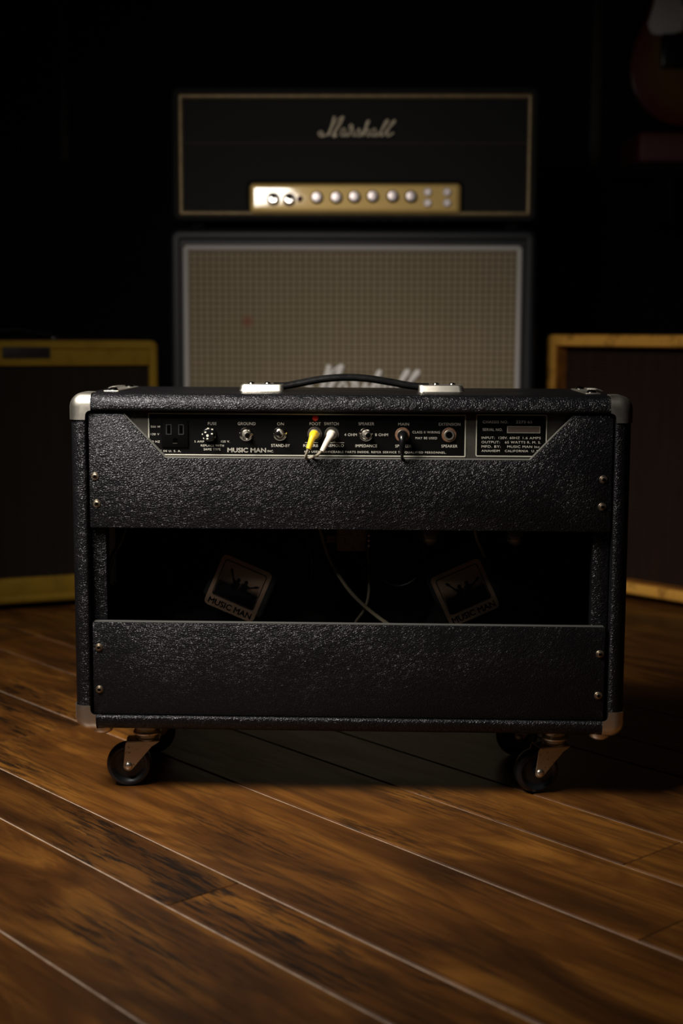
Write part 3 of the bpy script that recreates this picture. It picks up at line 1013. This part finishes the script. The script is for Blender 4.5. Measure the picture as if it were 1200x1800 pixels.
wire('speaker_wire', [(0.0020, 0.105, 0.300), (0.0040, 0.105, 0.283), (0.0170, 0.105, 0.262), (0.0400, 0.105, 0.246), (0.0590, 0.105, 0.239), (0.0780, 0.105, 0.247), (0.0890, 0.105, 0.264), (0.0905, 0.105, 0.280), (0.0850, 0.105, 0.302), (0.083, 0.105, 0.322)], 0.0020, 'blackwire')
wire('speaker_wire', [(-0.060, 0.125, 0.320), (-0.054, 0.125, 0.288), (-0.049, 0.128, 0.262), (-0.050, 0.130, 0.240)], 0.0040, 'blackwire')
wire('speaker_wire', [(-0.268, 0.060, 0.330), (-0.278, 0.060, 0.300), (-0.290, 0.062, 0.278), (-0.297, 0.064, 0.250)], 0.0030, 'blackwire')
wire('speaker_wire', [(0.150, 0.095, 0.325), (0.155, 0.100, 0.300), (0.163, 0.108, 0.283), (0.170, 0.128, 0.262)], 0.0022, 'cordbeige')
b = bmesh.new()
prof = [(-0.2965, 0.115), (-0.2930, 0.100), (-0.2935, 0.085), (-0.2975, 0.075), (-0.3020, 0.072)]
for (xa, ya), (xb, yb) in zip(prof, prof[1:]):
    vs = [b.verts.new(p) for p in ((xa, ya, 0.240), (xb, yb, 0.246), (xb, yb, 0.330), (xa, ya, 0.330))]
    b.faces.new(vs)
bmesh.ops.remove_doubles(b, verts=b.verts[:], dist=1e-5)
bmesh.ops.solidify(b, geom=b.faces[:], thickness=0.0006)
link('lining_sheet', b, 'paper', amp)

# casters and glides
def caster(x, y, yaw, trail):
    """yaw turns the wheel about the swivel; the wheel trails towards local -x"""
    z0 = ZB
    rw = 0.0272
    mt = Matrix.Translation((x, y, 0)) @ Matrix.Rotation(yaw, 4, 'Z')
    b = bmesh.new()
    ringsweep(b, [(-0.019, 0.019, -0.019, 0.019, 0.004, 0.0), (-0.019, 0.019, -0.019, 0.019, 0.004, 0.0022)], closed=False)
    bm = bmesh.new()
    merge(bm, b, mt @ Matrix.Translation((0, 0, z0-0.0022)) @ Matrix.Rotation(PI/2, 4, 'X'))
    c = link('caster', bm, 'rusty_nickel', amp)
    bm = bmesh.new()
    lathe(bm, [(0.0130, 0.0018), (0.0135, 0.0100), (0.0160, 0.0112), (0.0172, 0.0135), (0.0168, 0.0155), (0.0150, 0.0170), (0.0128, 0.0176), (0.0128, 0.0194), (0.0145, 0.0200), (0.0150, 0.0214), (0.0140, 0.0224), (0, 0.0226)], 30, '-Z', (0, 0, z0), mtx=mt)
    link('swivel_bearing', bm, 'rusty_nickel', c, 30)
    # fork: two tapering cheeks joined by a bridge
    bm = bmesh.new()
    zt = z0-0.0232
    tr = -trail
    cheek = [(-0.0240, zt), (0.0150, zt), (0.0125, zt-0.0022), (0.0060, zt-0.0062)]
    za = rw
    cheek += [(tr+0.0062*math.cos(R(a)), za+0.0062*math.sin(R(a))) for a in range(-30, -171, -20)]
    cheek += [(-0.0262, zt-0.004), (-0.0254, zt-0.001)]
    for s in (-1, 1):
        prism(bm, cheek, s*0.0128-0.0008, s*0.0128+0.0008, 0.0004, 1, mtx=mt)
    b = box(bmesh.new(), -0.0240, 0.0150, -0.0132, 0.0132, zt-0.0008, zt+0.0008, 0.0004)
    merge(bm, b, mt)
    link('fork', bm, 'rusty_nickel', c, 35)
    bm = bmesh.new()
    pr = [(0.0, 0.0085), (0.0055, 0.0085), (0.0060, 0.0060), (0.0150, 0.0052), (0.0185, 0.0060), (0.0200, 0.0078), (0.0225, 0.0088), (0.0255, 0.0078), (0.0268, 0.0050), (0.0272, 0.0020)]
    full = pr + [(r, -h) for r, h in reversed(pr)]
    lathe(bm, full, 40, 'Y', (tr, 0, rw), mtx=mt)
    link('wheel', bm, 'rubber', c, 40)
    for s in (-1, 1):
        bm = bmesh.new()
        lathe(bm, [(0.0049, 0.0), (0.0047, 0.0014), (0.0032, 0.0028), (0, 0.0033)], 18, 'Y', (0, 0, 0),
              mtx=mt @ Matrix.Translation((tr, s*0.0134, rw)) @ (Matrix.Rotation(PI, 4, 'Z') if s > 0 else Matrix.Identity(4)))
        link('axle_rivet', bm, 'nickel', c, 40)
caster(-0.2465, 0.045, R(6), 0.0225)
caster(0.2495, 0.045, R(17), 0.0235)
caster(0.2400, 0.192, R(10), 0.0235)
caster(-0.2400, 0.192, R(35), 0.0235)
for x in (-0.2955, 0.2985):
    for y in (0.0165, 0.205):
        bm = bmesh.new()
        lathe(bm, [(0.0125, -0.001), (0.0125, 0.0022), (0.0115, 0.0048), (0.0080, 0.0070), (0.0035, 0.0080), (0, 0.0082)], 24, '-Z', (x, y, ZB))
        link('glide_foot', bm, 'nickel', amp, 50)

# ------------------------------------------------------------------ plug cables (own things)
def amp_thing(name, label, cat, group=None):
    return thing(name, label, cat, (AX, AY, 0), AROT, group)
def boot(bm, pts, r0, r1):
    def f(q):
        if q < 0.22:
            return r0
        if q < 0.30:
            return r0*0.90
        return r0*0.90+(r1-r0*0.90)*((q-0.30)/0.70)
    tube(bm, pts, f, 18, 8)
for nm, col, m, x, z, tip, mid in (
    ('plug_cable', 'yellow', 'yellow', -0.0405, 0.4342, (-0.0460, -0.0150, 0.4190), (-0.0425, -0.0120, 0.4300)),
    ('plug_cable', 'white', 'white', -0.0206, 0.4342, (-0.0305, -0.0150, 0.4165), (-0.0240, -0.0120, 0.4290))):
    t = amp_thing(nm, 'thin grey cable with a %s rubber plug in the %s foot switch jack' % (col, 'left' if col == 'yellow' else 'right'), 'cable', 'foot switch cables')
    bm = bmesh.new()
    lathe(bm, [(0.0036, 0.0), (0.0036, 0.0105)], 16, 'Y', (x, 0.0105, z))
    link('metal_shank', bm, 'nickel', t)
    bm = bmesh.new()
    boot(bm, [(x, 0.0040, z), (x-0.0002, -0.0030, z), (x-0.0006, -0.0085, z-0.0010), mid, tip], 0.0054, 0.0030)
    link('plug_boot', bm, m, t, 50)
    bm = bmesh.new()
    if col == 'yellow':
        cp_ = [(tip[0]+0.0003, tip[1], tip[2]+0.002), (-0.0482, -0.0130, 0.4140), (-0.0496, -0.0080, 0.4090), (-0.0480, 0.0010, 0.4060), (-0.0455, 0.0128, 0.4045), (-0.0440, 0.0134, 0.398)]
    else:
        cp_ = [(tip[0]+0.0008, tip[1], tip[2]+0.002), (-0.0345, -0.0130, 0.4130), (-0.0390, -0.0080, 0.4102), (-0.0430, 0.0010, 0.4080), (-0.0475, 0.0085, 0.4060), (-0.0490, 0.0132, 0.4020), (-0.0490, 0.0135, 0.398)]
    tube(bm, cp_, 0.0017, 10, 8)
    link('cable', bm, 'greycable', t, 60)
t = amp_thing('speaker_plug_cable', 'short black plug with a black cable in the main speaker jack', 'cable')
bm = bmesh.new()
lathe(bm, [(0.0042, 0.0), (0.0042, 0.008)], 16, 'Y', (0.0615, 0.0105, 0.4341))
link('metal_shank', bm, 'nickel', t)
bm = bmesh.new()
boot(bm, [(0.0615, 0.0055, 0.4341), (0.0615, -0.0020, 0.4338), (0.0615, -0.0075, 0.4310), (0.0613, -0.0095, 0.4240), (0.0612, -0.0090, 0.4160)], 0.0058, 0.0030)
link('plug_boot', bm, 'black_plastic', t, 50)
bm = bmesh.new()
tube(bm, [(0.0612, -0.0092, 0.4180), (0.0612, -0.0060, 0.4100), (0.0612, 0.0030, 0.4080), (0.0612, 0.0115, 0.4068), (0.0612, 0.0135, 0.398)], 0.0018, 10, 8)
link('cable', bm, 'blackwire', t, 60)

# ------------------------------------------------------------------ script lettering used on the valve amp head and its cabinet
def script_bm(sc, rad):
    """hand-drawn connected script; drawn in units where the word is about 985 wide and the capital 250 tall"""
    st = [
        ([(200, 330), (165, 335), (135, 318), (132, 290), (155, 278), (178, 290), (170, 315), (210, 325), (250, 290), (290, 190), (322, 98)], 0.75),
        ([(322, 98), (300, 180), (272, 260), (248, 325)], 1.35),
        ([(262, 300), (310, 200), (370, 130), (428, 96)], 0.6),
        ([(428, 96), (395, 170), (345, 250), (308, 322), (330, 330), (352, 315)], 1.4),
        ([(455, 245), (425, 245), (400, 290), (412, 328), (440, 318), (462, 262), (452, 318), (475, 330), (500, 300)], 0.75),
        ([(500, 330), (520, 262), (512, 235), (505, 210), (528, 195), (545, 215), (530, 240), (552, 250), (548, 300), (556, 328), (580, 322)], 0.75),
        ([(580, 322), (612, 262), (622, 240), (630, 275), (642, 312), (618, 332), (596, 322)], 0.75),
        ([(642, 328), (690, 255), (735, 175), (742, 148), (722, 160), (700, 230), (672, 330)], 0.85),
        ([(672, 330), (700, 270), (728, 248), (738, 268), (722, 312), (735, 330), (760, 312)], 0.75),
        ([(828, 248), (798, 246), (772, 290), (784, 328), (812, 318), (834, 262), (822, 318), (842, 330), (866, 304)], 0.75),
        ([(866, 304), (920, 230), (968, 165), (972, 142), (950, 152), (905, 240), (885, 310), (900, 330), (922, 312)], 0.85),
        ([(922, 312), (990, 230), (1050, 170), (1058, 146), (1034, 156), (985, 240), (962, 312), (980, 330), (1020, 305), (1045, 290)], 0.85)]
    bm = bmesh.new()
    for p, wgt in st:
        tube(bm, [((x-590)*sc, 0, (330-z)*sc) for x, z in p], rad*wgt, 8, 5)
    for v in bm.verts:
        v.co.y *= 0.5
    return bm

# ------------------------------------------------------------------ speaker cabinet and amplifier head in the background
MROT = R(-1.5)
MX, MY = 0.0205, 2.95
cab = thing('speaker_cabinet', 'tall black speaker cabinet with beige woven grille and white script logo', 'speaker', (MX, MY, 0), MROT)
CW, CT = 0.377, 0.762
bm = bmesh.new()
ringsweep(bm, shell_loops(-CW, CW, 0.012, CT, 0.024, 0.024, 0.024, -0.004, 0.355, 0.012, 0.022))
link('cabinet', bm, 'cab_vinyl', cab, 60)
link('back_board', box(bmesh.new(), -CW+0.024, CW-0.024, 0.335, 0.350, 0.036, CT-0.024), 'inside', cab)
fx0, fx1, fz0, fz1 = -0.3480, 0.3470, 0.040, 0.7285
bm = bmesh.new()
ringsweep(bm, [(fx0-0.0065, fx1+0.0065, fz0-0.004, CT-0.0245, 0.002, 0.004), (fx0-0.0065, fx1+0.0065, fz0-0.004, CT-0.0245, 0.002, 0.0005),
               (fx0, fx1, fz0, fz1, 0.006, 0.0005), (fx0, fx1, fz0, fz1, 0.006, 0.004)])
link('grille_surround', bm, 'cab_vinyl', cab)
bm = bmesh.new()
wd = 0.0125
pp = [(0, 0.0), (0.001, -0.003), (0.0035, -0.0052), (0.0065, -0.006), (0.0095, -0.0052), (0.0120, -0.003), (wd, 0.002)]
ringsweep(bm, [(fx0+d, fx1-d, fz0+d, fz1-d, max(0.010-d, 0.001), y) for d, y in pp], closed=True)
link('white_piping', bm, 'whitepipe', cab, 50)
link('grille_cloth', box(bmesh.new(), fx0+wd, fx1-wd, 0.0005, 0.006, fz0+wd, fz1-wd), 'weave', cab, 0)
lg = link('script_logo', script_bm(0.000249, 0.0042), 'whiteplastic', cab, 50)
lg.location = (0.0205, -0.0030, 0.4265)
lg.rotation_euler = (0, 0, 0)
for s in (-1, 1):
    for y in (0.05, 0.30):
        bm = bmesh.new()
        lathe(bm, [(0.020, -0.001), (0.020, 0.008), (0.017, 0.012), (0, 0.012)], 20, '-Z', (s*0.33, y, 0.012))
        link('rubber_foot', bm, 'rubber', cab)

head = thing('amplifier_head', 'black valve amplifier head with gold control plate, on top of the beige-grilled cabinet', 'amplifier', (MX+0.003, MY, 0), MROT)
HW, HB, HT = 0.371, 0.7755, 1.042
bm = bmesh.new()
ringsweep(bm, shell_loops(-HW, HW, HB, HT, 0.0125, 0.0125, 0.0110, -0.004, 0.270, 0.008, 0.016))
link('shell', bm, 'head_vinyl', head, 60)
bx0, bx1, bz0, bz1 = -0.3585, 0.3585, HB+0.011, HT-0.0125
link('front_panel', box(bmesh.new(), bx0, bx1, 0.0010, 0.020, bz0, bz1), 'head_vinyl', head, 0)
link('rear_panel', box(bmesh.new(), bx0, bx1, 0.250, 0.265, bz0, bz1), 'inside', head, 0)
bm = bmesh.new()
wd = 0.0105
pp = [(0, 0.0008), (0.0008, -0.0015), (0.0030, -0.0032), (0.0052, -0.0036), (0.0075, -0.0032), (0.0097, -0.0015), (wd, 0.0012)]
ringsweep(bm, [(bx0+d, bx1-d, bz0+d, bz1-d, max(0.006-d, 0.0008), y) for d, y in pp], closed=True)
link('gold_piping', bm, 'goldpipe', head, 50)
tube(bm := bmesh.new(), [(bx0+wd, 0.0006, 0.9312), (0, 0.0006, 0.9312), (bx1-wd, 0.0006, 0.9312)], 0.0020, 8, 2)
link('cross_piping', bm, 'dullpipe', head)
lg = link('script_logo', script_bm(0.0001655, 0.0021), 'bronze', head, 50)
lg.location = (0.0035, -0.0008, 0.9455)
# gold control plate, proud of the front, with a dark gap round it
gx0, gx1, gz0, gz1 = -0.2130, 0.2160, 0.7915, 0.8515
bm = bmesh.new()
ringsweep(bm, [(gx0-0.006, gx1+0.006, gz0-0.003, gz1+0.006, 0.012, 0.0015), (gx0-0.006, gx1+0.006, gz0-0.003, gz1+0.006, 0.012, -0.0005)], closed=False)
link('plate_surround', bm, 'inside', head)
bm = bmesh.new()
ringsweep(bm, [(gx0, gx1, gz0, gz1, 0.009, 0.0), (gx0, gx1, gz0, gz1, 0.009, -0.0045), (gx0+0.0012, gx1-0.0012, gz0+0.0012, gz1-0.0012, 0.008, -0.0066),
               (gx0+0.0045, gx1-0.0045, gz0+0.0045, gz1-0.0045, 0.006, -0.0078), (gx0+0.0110, gx1-0.0110, gz0+0.0110, gz1-0.0110, 0.002, -0.0080)], closed=False)
gp = link('control_plate', bm, 'gold', head, 50)
def on_plate(name, x, z, prof, m, n=24, parent=None):
    bm = bmesh.new()
    lathe(bm, prof, n, 'Y', (x-MX-0.003, -0.0078, z))
    return link(name, bm, m, parent or head, 35)
for x, z in ((-0.141, 0.8195), (-0.1087, 0.8185)):
    s = on_plate('toggle_switch', x, z, [(0.0135, 0), (0.0135, 0.002), (0.0120, 0.004), (0.0080, 0.0045), (0.0080, 0.007), (0.006, 0.009)], 'chrome')
    bm = bmesh.new()
    xx = x-MX-0.003
    tube(bm, [(xx, -0.012, z), (xx, -0.022, z+0.002), (xx, -0.030, z+0.004)], lambda q: 0.003+0.002*q, 12, 5)
    link('lever', bm, 'chrome', s)
on_plate('pilot_lamp', -0.0868, 0.8200, [(0.0062, 0), (0.0060, 0.002), (0.0045, 0.005), (0, 0.006)], 'redcase')
for x, z in ((-0.0522, 0.8224), (-0.0130, 0.8226), (0.0239, 0.8238), (0.0608, 0.8248), (0.1011, 0.8250), (0.1380, 0.8245)):
    kb = on_plate('control_knob', x, z, [(0.0125, 0), (0.0125, 0.003), (0.0105, 0.005), (0.0098, 0.014), (0.0088, 0.0155)], 'black_plastic')
    bm = bmesh.new()
    lathe(bm, [(0.0104, 0.0120), (0.0104, 0.0150), (0.0088, 0.0172), (0, 0.0180)], 24, 'Y', (x-MX-0.003, -0.0078, z))
    link('knob_cap', bm, 'knobcap', kb, 35)
for x, z in ((0.1714, 0.8337), (0.2106, 0.8338), (0.1716, 0.8122), (0.2108, 0.8123)):
    j = on_plate('input_jack', x, z, [(0.0082, 0), (0.0082, 0.0065), (0.0074, 0.008), (0.0060, 0.008), (0.0060, 0.005)], 'whiteplastic')
    bm = bmesh.new()
    lathe(bm, [(0.0061, 0.0), (0.0061, 0.0062), (0, 0.0062)], 18, 'Y', (x-MX-0.003, -0.0078, z))
    link('jack_bushing', bm, 'knobcap', j)
for s in (-1, 1):
    for y in (0.04, 0.23):
        bm = bmesh.new()
        lathe(bm, [(0.016, -0.001), (0.016, 0.010), (0.013, HB-CT), (0, HB-CT)], 18, '-Z', (s*0.325, y, HB))
        link('rubber_foot', bm, 'inside', head)

# ------------------------------------------------------------------ tweed amplifier on the left
tw = thing('tweed_amplifier', 'yellow tweed-covered amplifier with brown grille and dark nameplate, behind on the left', 'amplifier', (-0.3705, 2.885, 0), R(22.5))
# local frame: x from -W..0 along its front, y going back
W = 0.545; H = 0.5340
b = bmesh.new()
ringsweep(b, shell_loops(-W, 0, 0.014, H, 0.018, 0.018, 0.018, -0.004, 0.25, 0.010, 0.014))
link('cabinet', b, 'tweed', tw, 60)
bm = box(bmesh.new(), -W+0.018, -0.018, 0.0, 0.016, H-0.050, H-0.0175, 0.002)
link('upper_front_board', bm, 'tweed', tw)
bm = box(bmesh.new(), -W+0.018, -0.018, 0.0, 0.016, 0.0315, 0.0660, 0.002)
link('lower_front_board', bm, 'tweed', tw)
link('grille_cloth', box(bmesh.new(), -W+0.018, -0.018, 0.010, 0.018, 0.066, H-0.050), 'brown_cloth', tw, 0)
link('rear_board', box(bmesh.new(), -W+0.018, -0.018, 0.225, 0.24, 0.032, H-0.018), 'inside', tw, 0)
bm = box(bmesh.new(), -0.3105, -0.2180, -0.0050, 0.0005, H-0.0352, H-0.0128, 0.002)
nb = link('nameplate', bm, 'badge', tw)
bm = bmesh.new()
ringsweep(bm, [(-0.3090, -0.2195, H-0.0337, H-0.0143, 0.001, -0.0049), (-0.3090, -0.2195, H-0.0337, H-0.0143, 0.001, -0.0056),
               (-0.3080, -0.2205, H-0.0327, H-0.0153, 0.0008, -0.0056), (-0.3080, -0.2205, H-0.0327, H-0.0153, 0.0008, -0.0049)])
link('nameplate_rim', bm, 'dullpipe', nb)
bm = bmesh.new()
tube(bm, [(-0.36, 0.12, H+0.004), (-0.345, 0.12, H+0.010), (-0.27, 0.12, H+0.020), (-0.195, 0.12, H+0.010), (-0.18, 0.12, H+0.004)], 0.004, 10, 6)
for v in bm.verts:
    v.co.y = 0.12+(v.co.y-0.12)*2.6
link('leather_handle', bm, 'handle', tw)
for x in (-0.36, -0.18):
    link('handle_bracket', box(bmesh.new(), x-0.012, x+0.012, 0.108, 0.132, H-0.001, H+0.006, 0.002), 'black_plastic', tw)
for x in (-W+0.04, -0.04):
    for y in (0.03, 0.21):
        bm = bmesh.new()
        lathe(bm, [(0.012, -0.001), (0.012, 0.004), (0.009, 0.014), (0, 0.014)], 16, '-Z', (x, y, 0.014))
        link('glide_foot', bm, 'nickel', tw)

# ------------------------------------------------------------------ amber tweed cabinet on the right
rc = thing('amber_tweed_amplifier', 'amber lacquered tweed amplifier with dark reddish grille, behind on the right', 'amplifier', (0.4400, 3.0850, 0), R(-48))
W2, H2 = 0.56, 0.5490
bm = bmesh.new()
ringsweep(bm, shell_loops(0, W2, 0.014, H2, 0.024, 0.0240, 0.0240, -0.004, 0.25, 0.009, 0.012))
link('cabinet', bm, 'oldtweed', rc, 60)
bm = bmesh.new()
ringsweep(bm, [(0.0235, W2-0.0235, 0.0375, H2-0.0235, 0.002, 0.004), (0.0235, W2-0.0235, 0.0375, H2-0.0235, 0.002, 0.040),
               (0.0260, W2-0.0260, 0.0400, H2-0.0260, 0.002, 0.040), (0.0260, W2-0.0260, 0.0400, H2-0.0260, 0.002, 0.004)])
link('inner_frame', bm, 'amber', rc, 30)
link('grille_cloth', box(bmesh.new(), 0.024, W2-0.024, 0.036, 0.044, 0.038, H2-0.024), 'maroon_cloth', rc, 0)
link('rear_board', box(bmesh.new(), 0.024, W2-0.024, 0.225, 0.24, 0.038, H2-0.024), 'inside', rc, 0)
for x in (0.04, W2-0.04):
    for y in (0.03, 0.21):
        bm = bmesh.new()
        lathe(bm, [(0.012, -0.001), (0.012, 0.004), (0.009, 0.014), (0, 0.014)], 16, '-Z', (x, y, 0.014))
        link('glide_foot', bm, 'nickel', rc)

# ------------------------------------------------------------------ guitar and case in the dark upper right
gt = thing('electric_guitar', 'sunburst electric guitar with white pickguard hanging on the dark right wall', 'guitar', (0.865, 3.62, 1.225))
# body outline in x,z about the centre of the lower bout
half = [(0.0, -0.165), (0.06, -0.160), (0.11, -0.135), (0.148, -0.085), (0.160, -0.030), (0.152, 0.030), (0.132, 0.080), (0.118, 0.120), (0.118, 0.160), (0.132, 0.205), (0.142, 0.245), (0.128, 0.270), (0.100, 0.262), (0.065, 0.225), (0.036, 0.210)]
halfL = [(-x, z) for x, z in half[:11]] + [(-0.146, 0.285), (-0.136, 0.325), (-0.112, 0.330), (-0.080, 0.275), (-0.050, 0.235), (-0.036, 0.225)]
loop = half + halfL[:0:-1]
sm = spline([(x, 0, z) for x, z in loop] + [(loop[0][0], 0, loop[0][1])], 4)[:-1]
bm = prism(bmesh.new(), [(p.x, p.z) for p in sm], -0.022, 0.022, 0.008, 3)
link('guitar_body', bm, 'sunburst', gt, 50)
pg = [(-0.122, 0.075), (-0.105, 0.052), (-0.040, 0.060), (-0.030, 0.090), (0.045, 0.095), (0.060, 0.060), (0.095, 0.020), (0.118, 0.045), (0.110, 0.110), (0.118, 0.200), (0.100, 0.235), (0.050, 0.205), (-0.045, 0.210), (-0.085, 0.250), (-0.118, 0.255), (-0.105, 0.150)]
sm = spline([(x, 0, z) for x, z in pg] + [(pg[0][0], 0, pg[0][1])], 4)[:-1]
bm = prism(bmesh.new(), [(p.x, p.z) for p in sm], -0.0245, -0.0215, 0.0006, 1)
link('pickguard', bm, 'whiteplastic', gt)
bm = box(bmesh.new(), -0.090, 0.050, -0.040, -0.0225, -0.030, 0.052, 0.006, 3)
link('bridge_cover', bm, 'black_plastic', gt)
bm = box(bmesh.new(), -0.042, 0.042, -0.036, -0.024, 0.120, 0.140, 0.003)
link('pickup', bm, 'black_plastic', gt)
bm = box(bmesh.new(), -0.024, 0.024, -0.034, -0.004, 0.190, 0.700, 0.006)
nk = link('neck', bm, 'amber', gt)
for k in range(14):
    zf = 0.26+0.42*(1-0.5**(k/9.0))/(1-0.5**(13/9.0))
    link('fret', box(bmesh.new(), -0.023, 0.023, -0.0352, -0.0338, zf, zf+0.0014), 'nickel', nk, 0)
bm = prism(bmesh.new(), [(-0.024, 0.695), (0.024, 0.695), (0.036, 0.735), (0.042, 0.850), (0.010, 0.875), (-0.020, 0.850), (-0.026, 0.740)], -0.026, -0.010, 0.002)
link('headstock', bm, 'amber', gt)
for k in range(6):
    bm = bmesh.new()
    lathe(bm, [(0.004, 0.0), (0.004, 0.022)], 10, 'X', (-0.044, -0.018, 0.735+k*0.019))
    link('tuning_peg', bm, 'nickel', gt)
for k in range(6):
    link('string', tube(bmesh.new(), [(-0.019+k*0.0076, -0.0405, 0.02), (-0.019+k*0.0070, -0.0366, 0.70)], 0.0005, 6, 0), 'nickel', gt)
hk = thing('guitar_hanger', 'small dark wall bracket holding the sunburst guitar by its headstock', 'hanger', (0.865, 3.9, 1.225))
bm = box(bmesh.new(), -0.030, 0.030, -0.012, 0.0, 0.66, 0.75, 0.003)
link('wall_plate', bm, 'post', hk)
bm = bmesh.new()
tube(bm, [(0, -0.012, 0.70), (0, -0.20, 0.690), (0, -0.255, 0.690)], 0.006, 10, 4)
for s in (-1, 1):
    tube(bm, [(0, -0.250, 0.690), (s*0.034, -0.255, 0.688), (s*0.036, -0.290, 0.688), (s*0.034, -0.325, 0.692)], 0.005, 10, 4)
link('hanger_yoke', bm, 'black_plastic', hk)

sh = thing('wall_shelf', 'black wall shelf under the hanging guitar, carrying a dark red case', 'shelf', (1.17, 3.9, 0.950))
link('shelf_board', box(bmesh.new(), -0.45, 0.45, -0.30, 0.0, 0.0, 0.022, 0.003), 'inside', sh)
for x in (-0.36, 0.36):
    link('shelf_bracket', prism(bmesh.new(), [(0, 0), (0.0, -0.12), (0.02, -0.12), (0.02, 0)], -0.25, 0.0), 'inside', sh).location = (x, 0, 0)
cs = thing('instrument_case', 'dark red instrument case lying on the wall shelf under the guitar', 'case', (1.17, 3.76, 0.972))
bm = box(bmesh.new(), -0.435, 0.40, -0.130, 0.130, 0.0, 0.080, 0.012, 3)
link('case_body', bm, 'redcase', cs)
for x in (-0.25, 0.22):
    link('latch', box(bmesh.new(), x-0.018, x+0.018, -0.1335, -0.1290, 0.028, 0.056, 0.001), 'nickel', cs)
bm = bmesh.new()
tube(bm, [(-0.07, -0.130, 0.040), (-0.06, -0.150, 0.040), (0.04, -0.150, 0.040), (0.05, -0.130, 0.040)], 0.006, 10, 5)
link('case_handle', bm, 'black_plastic', cs)
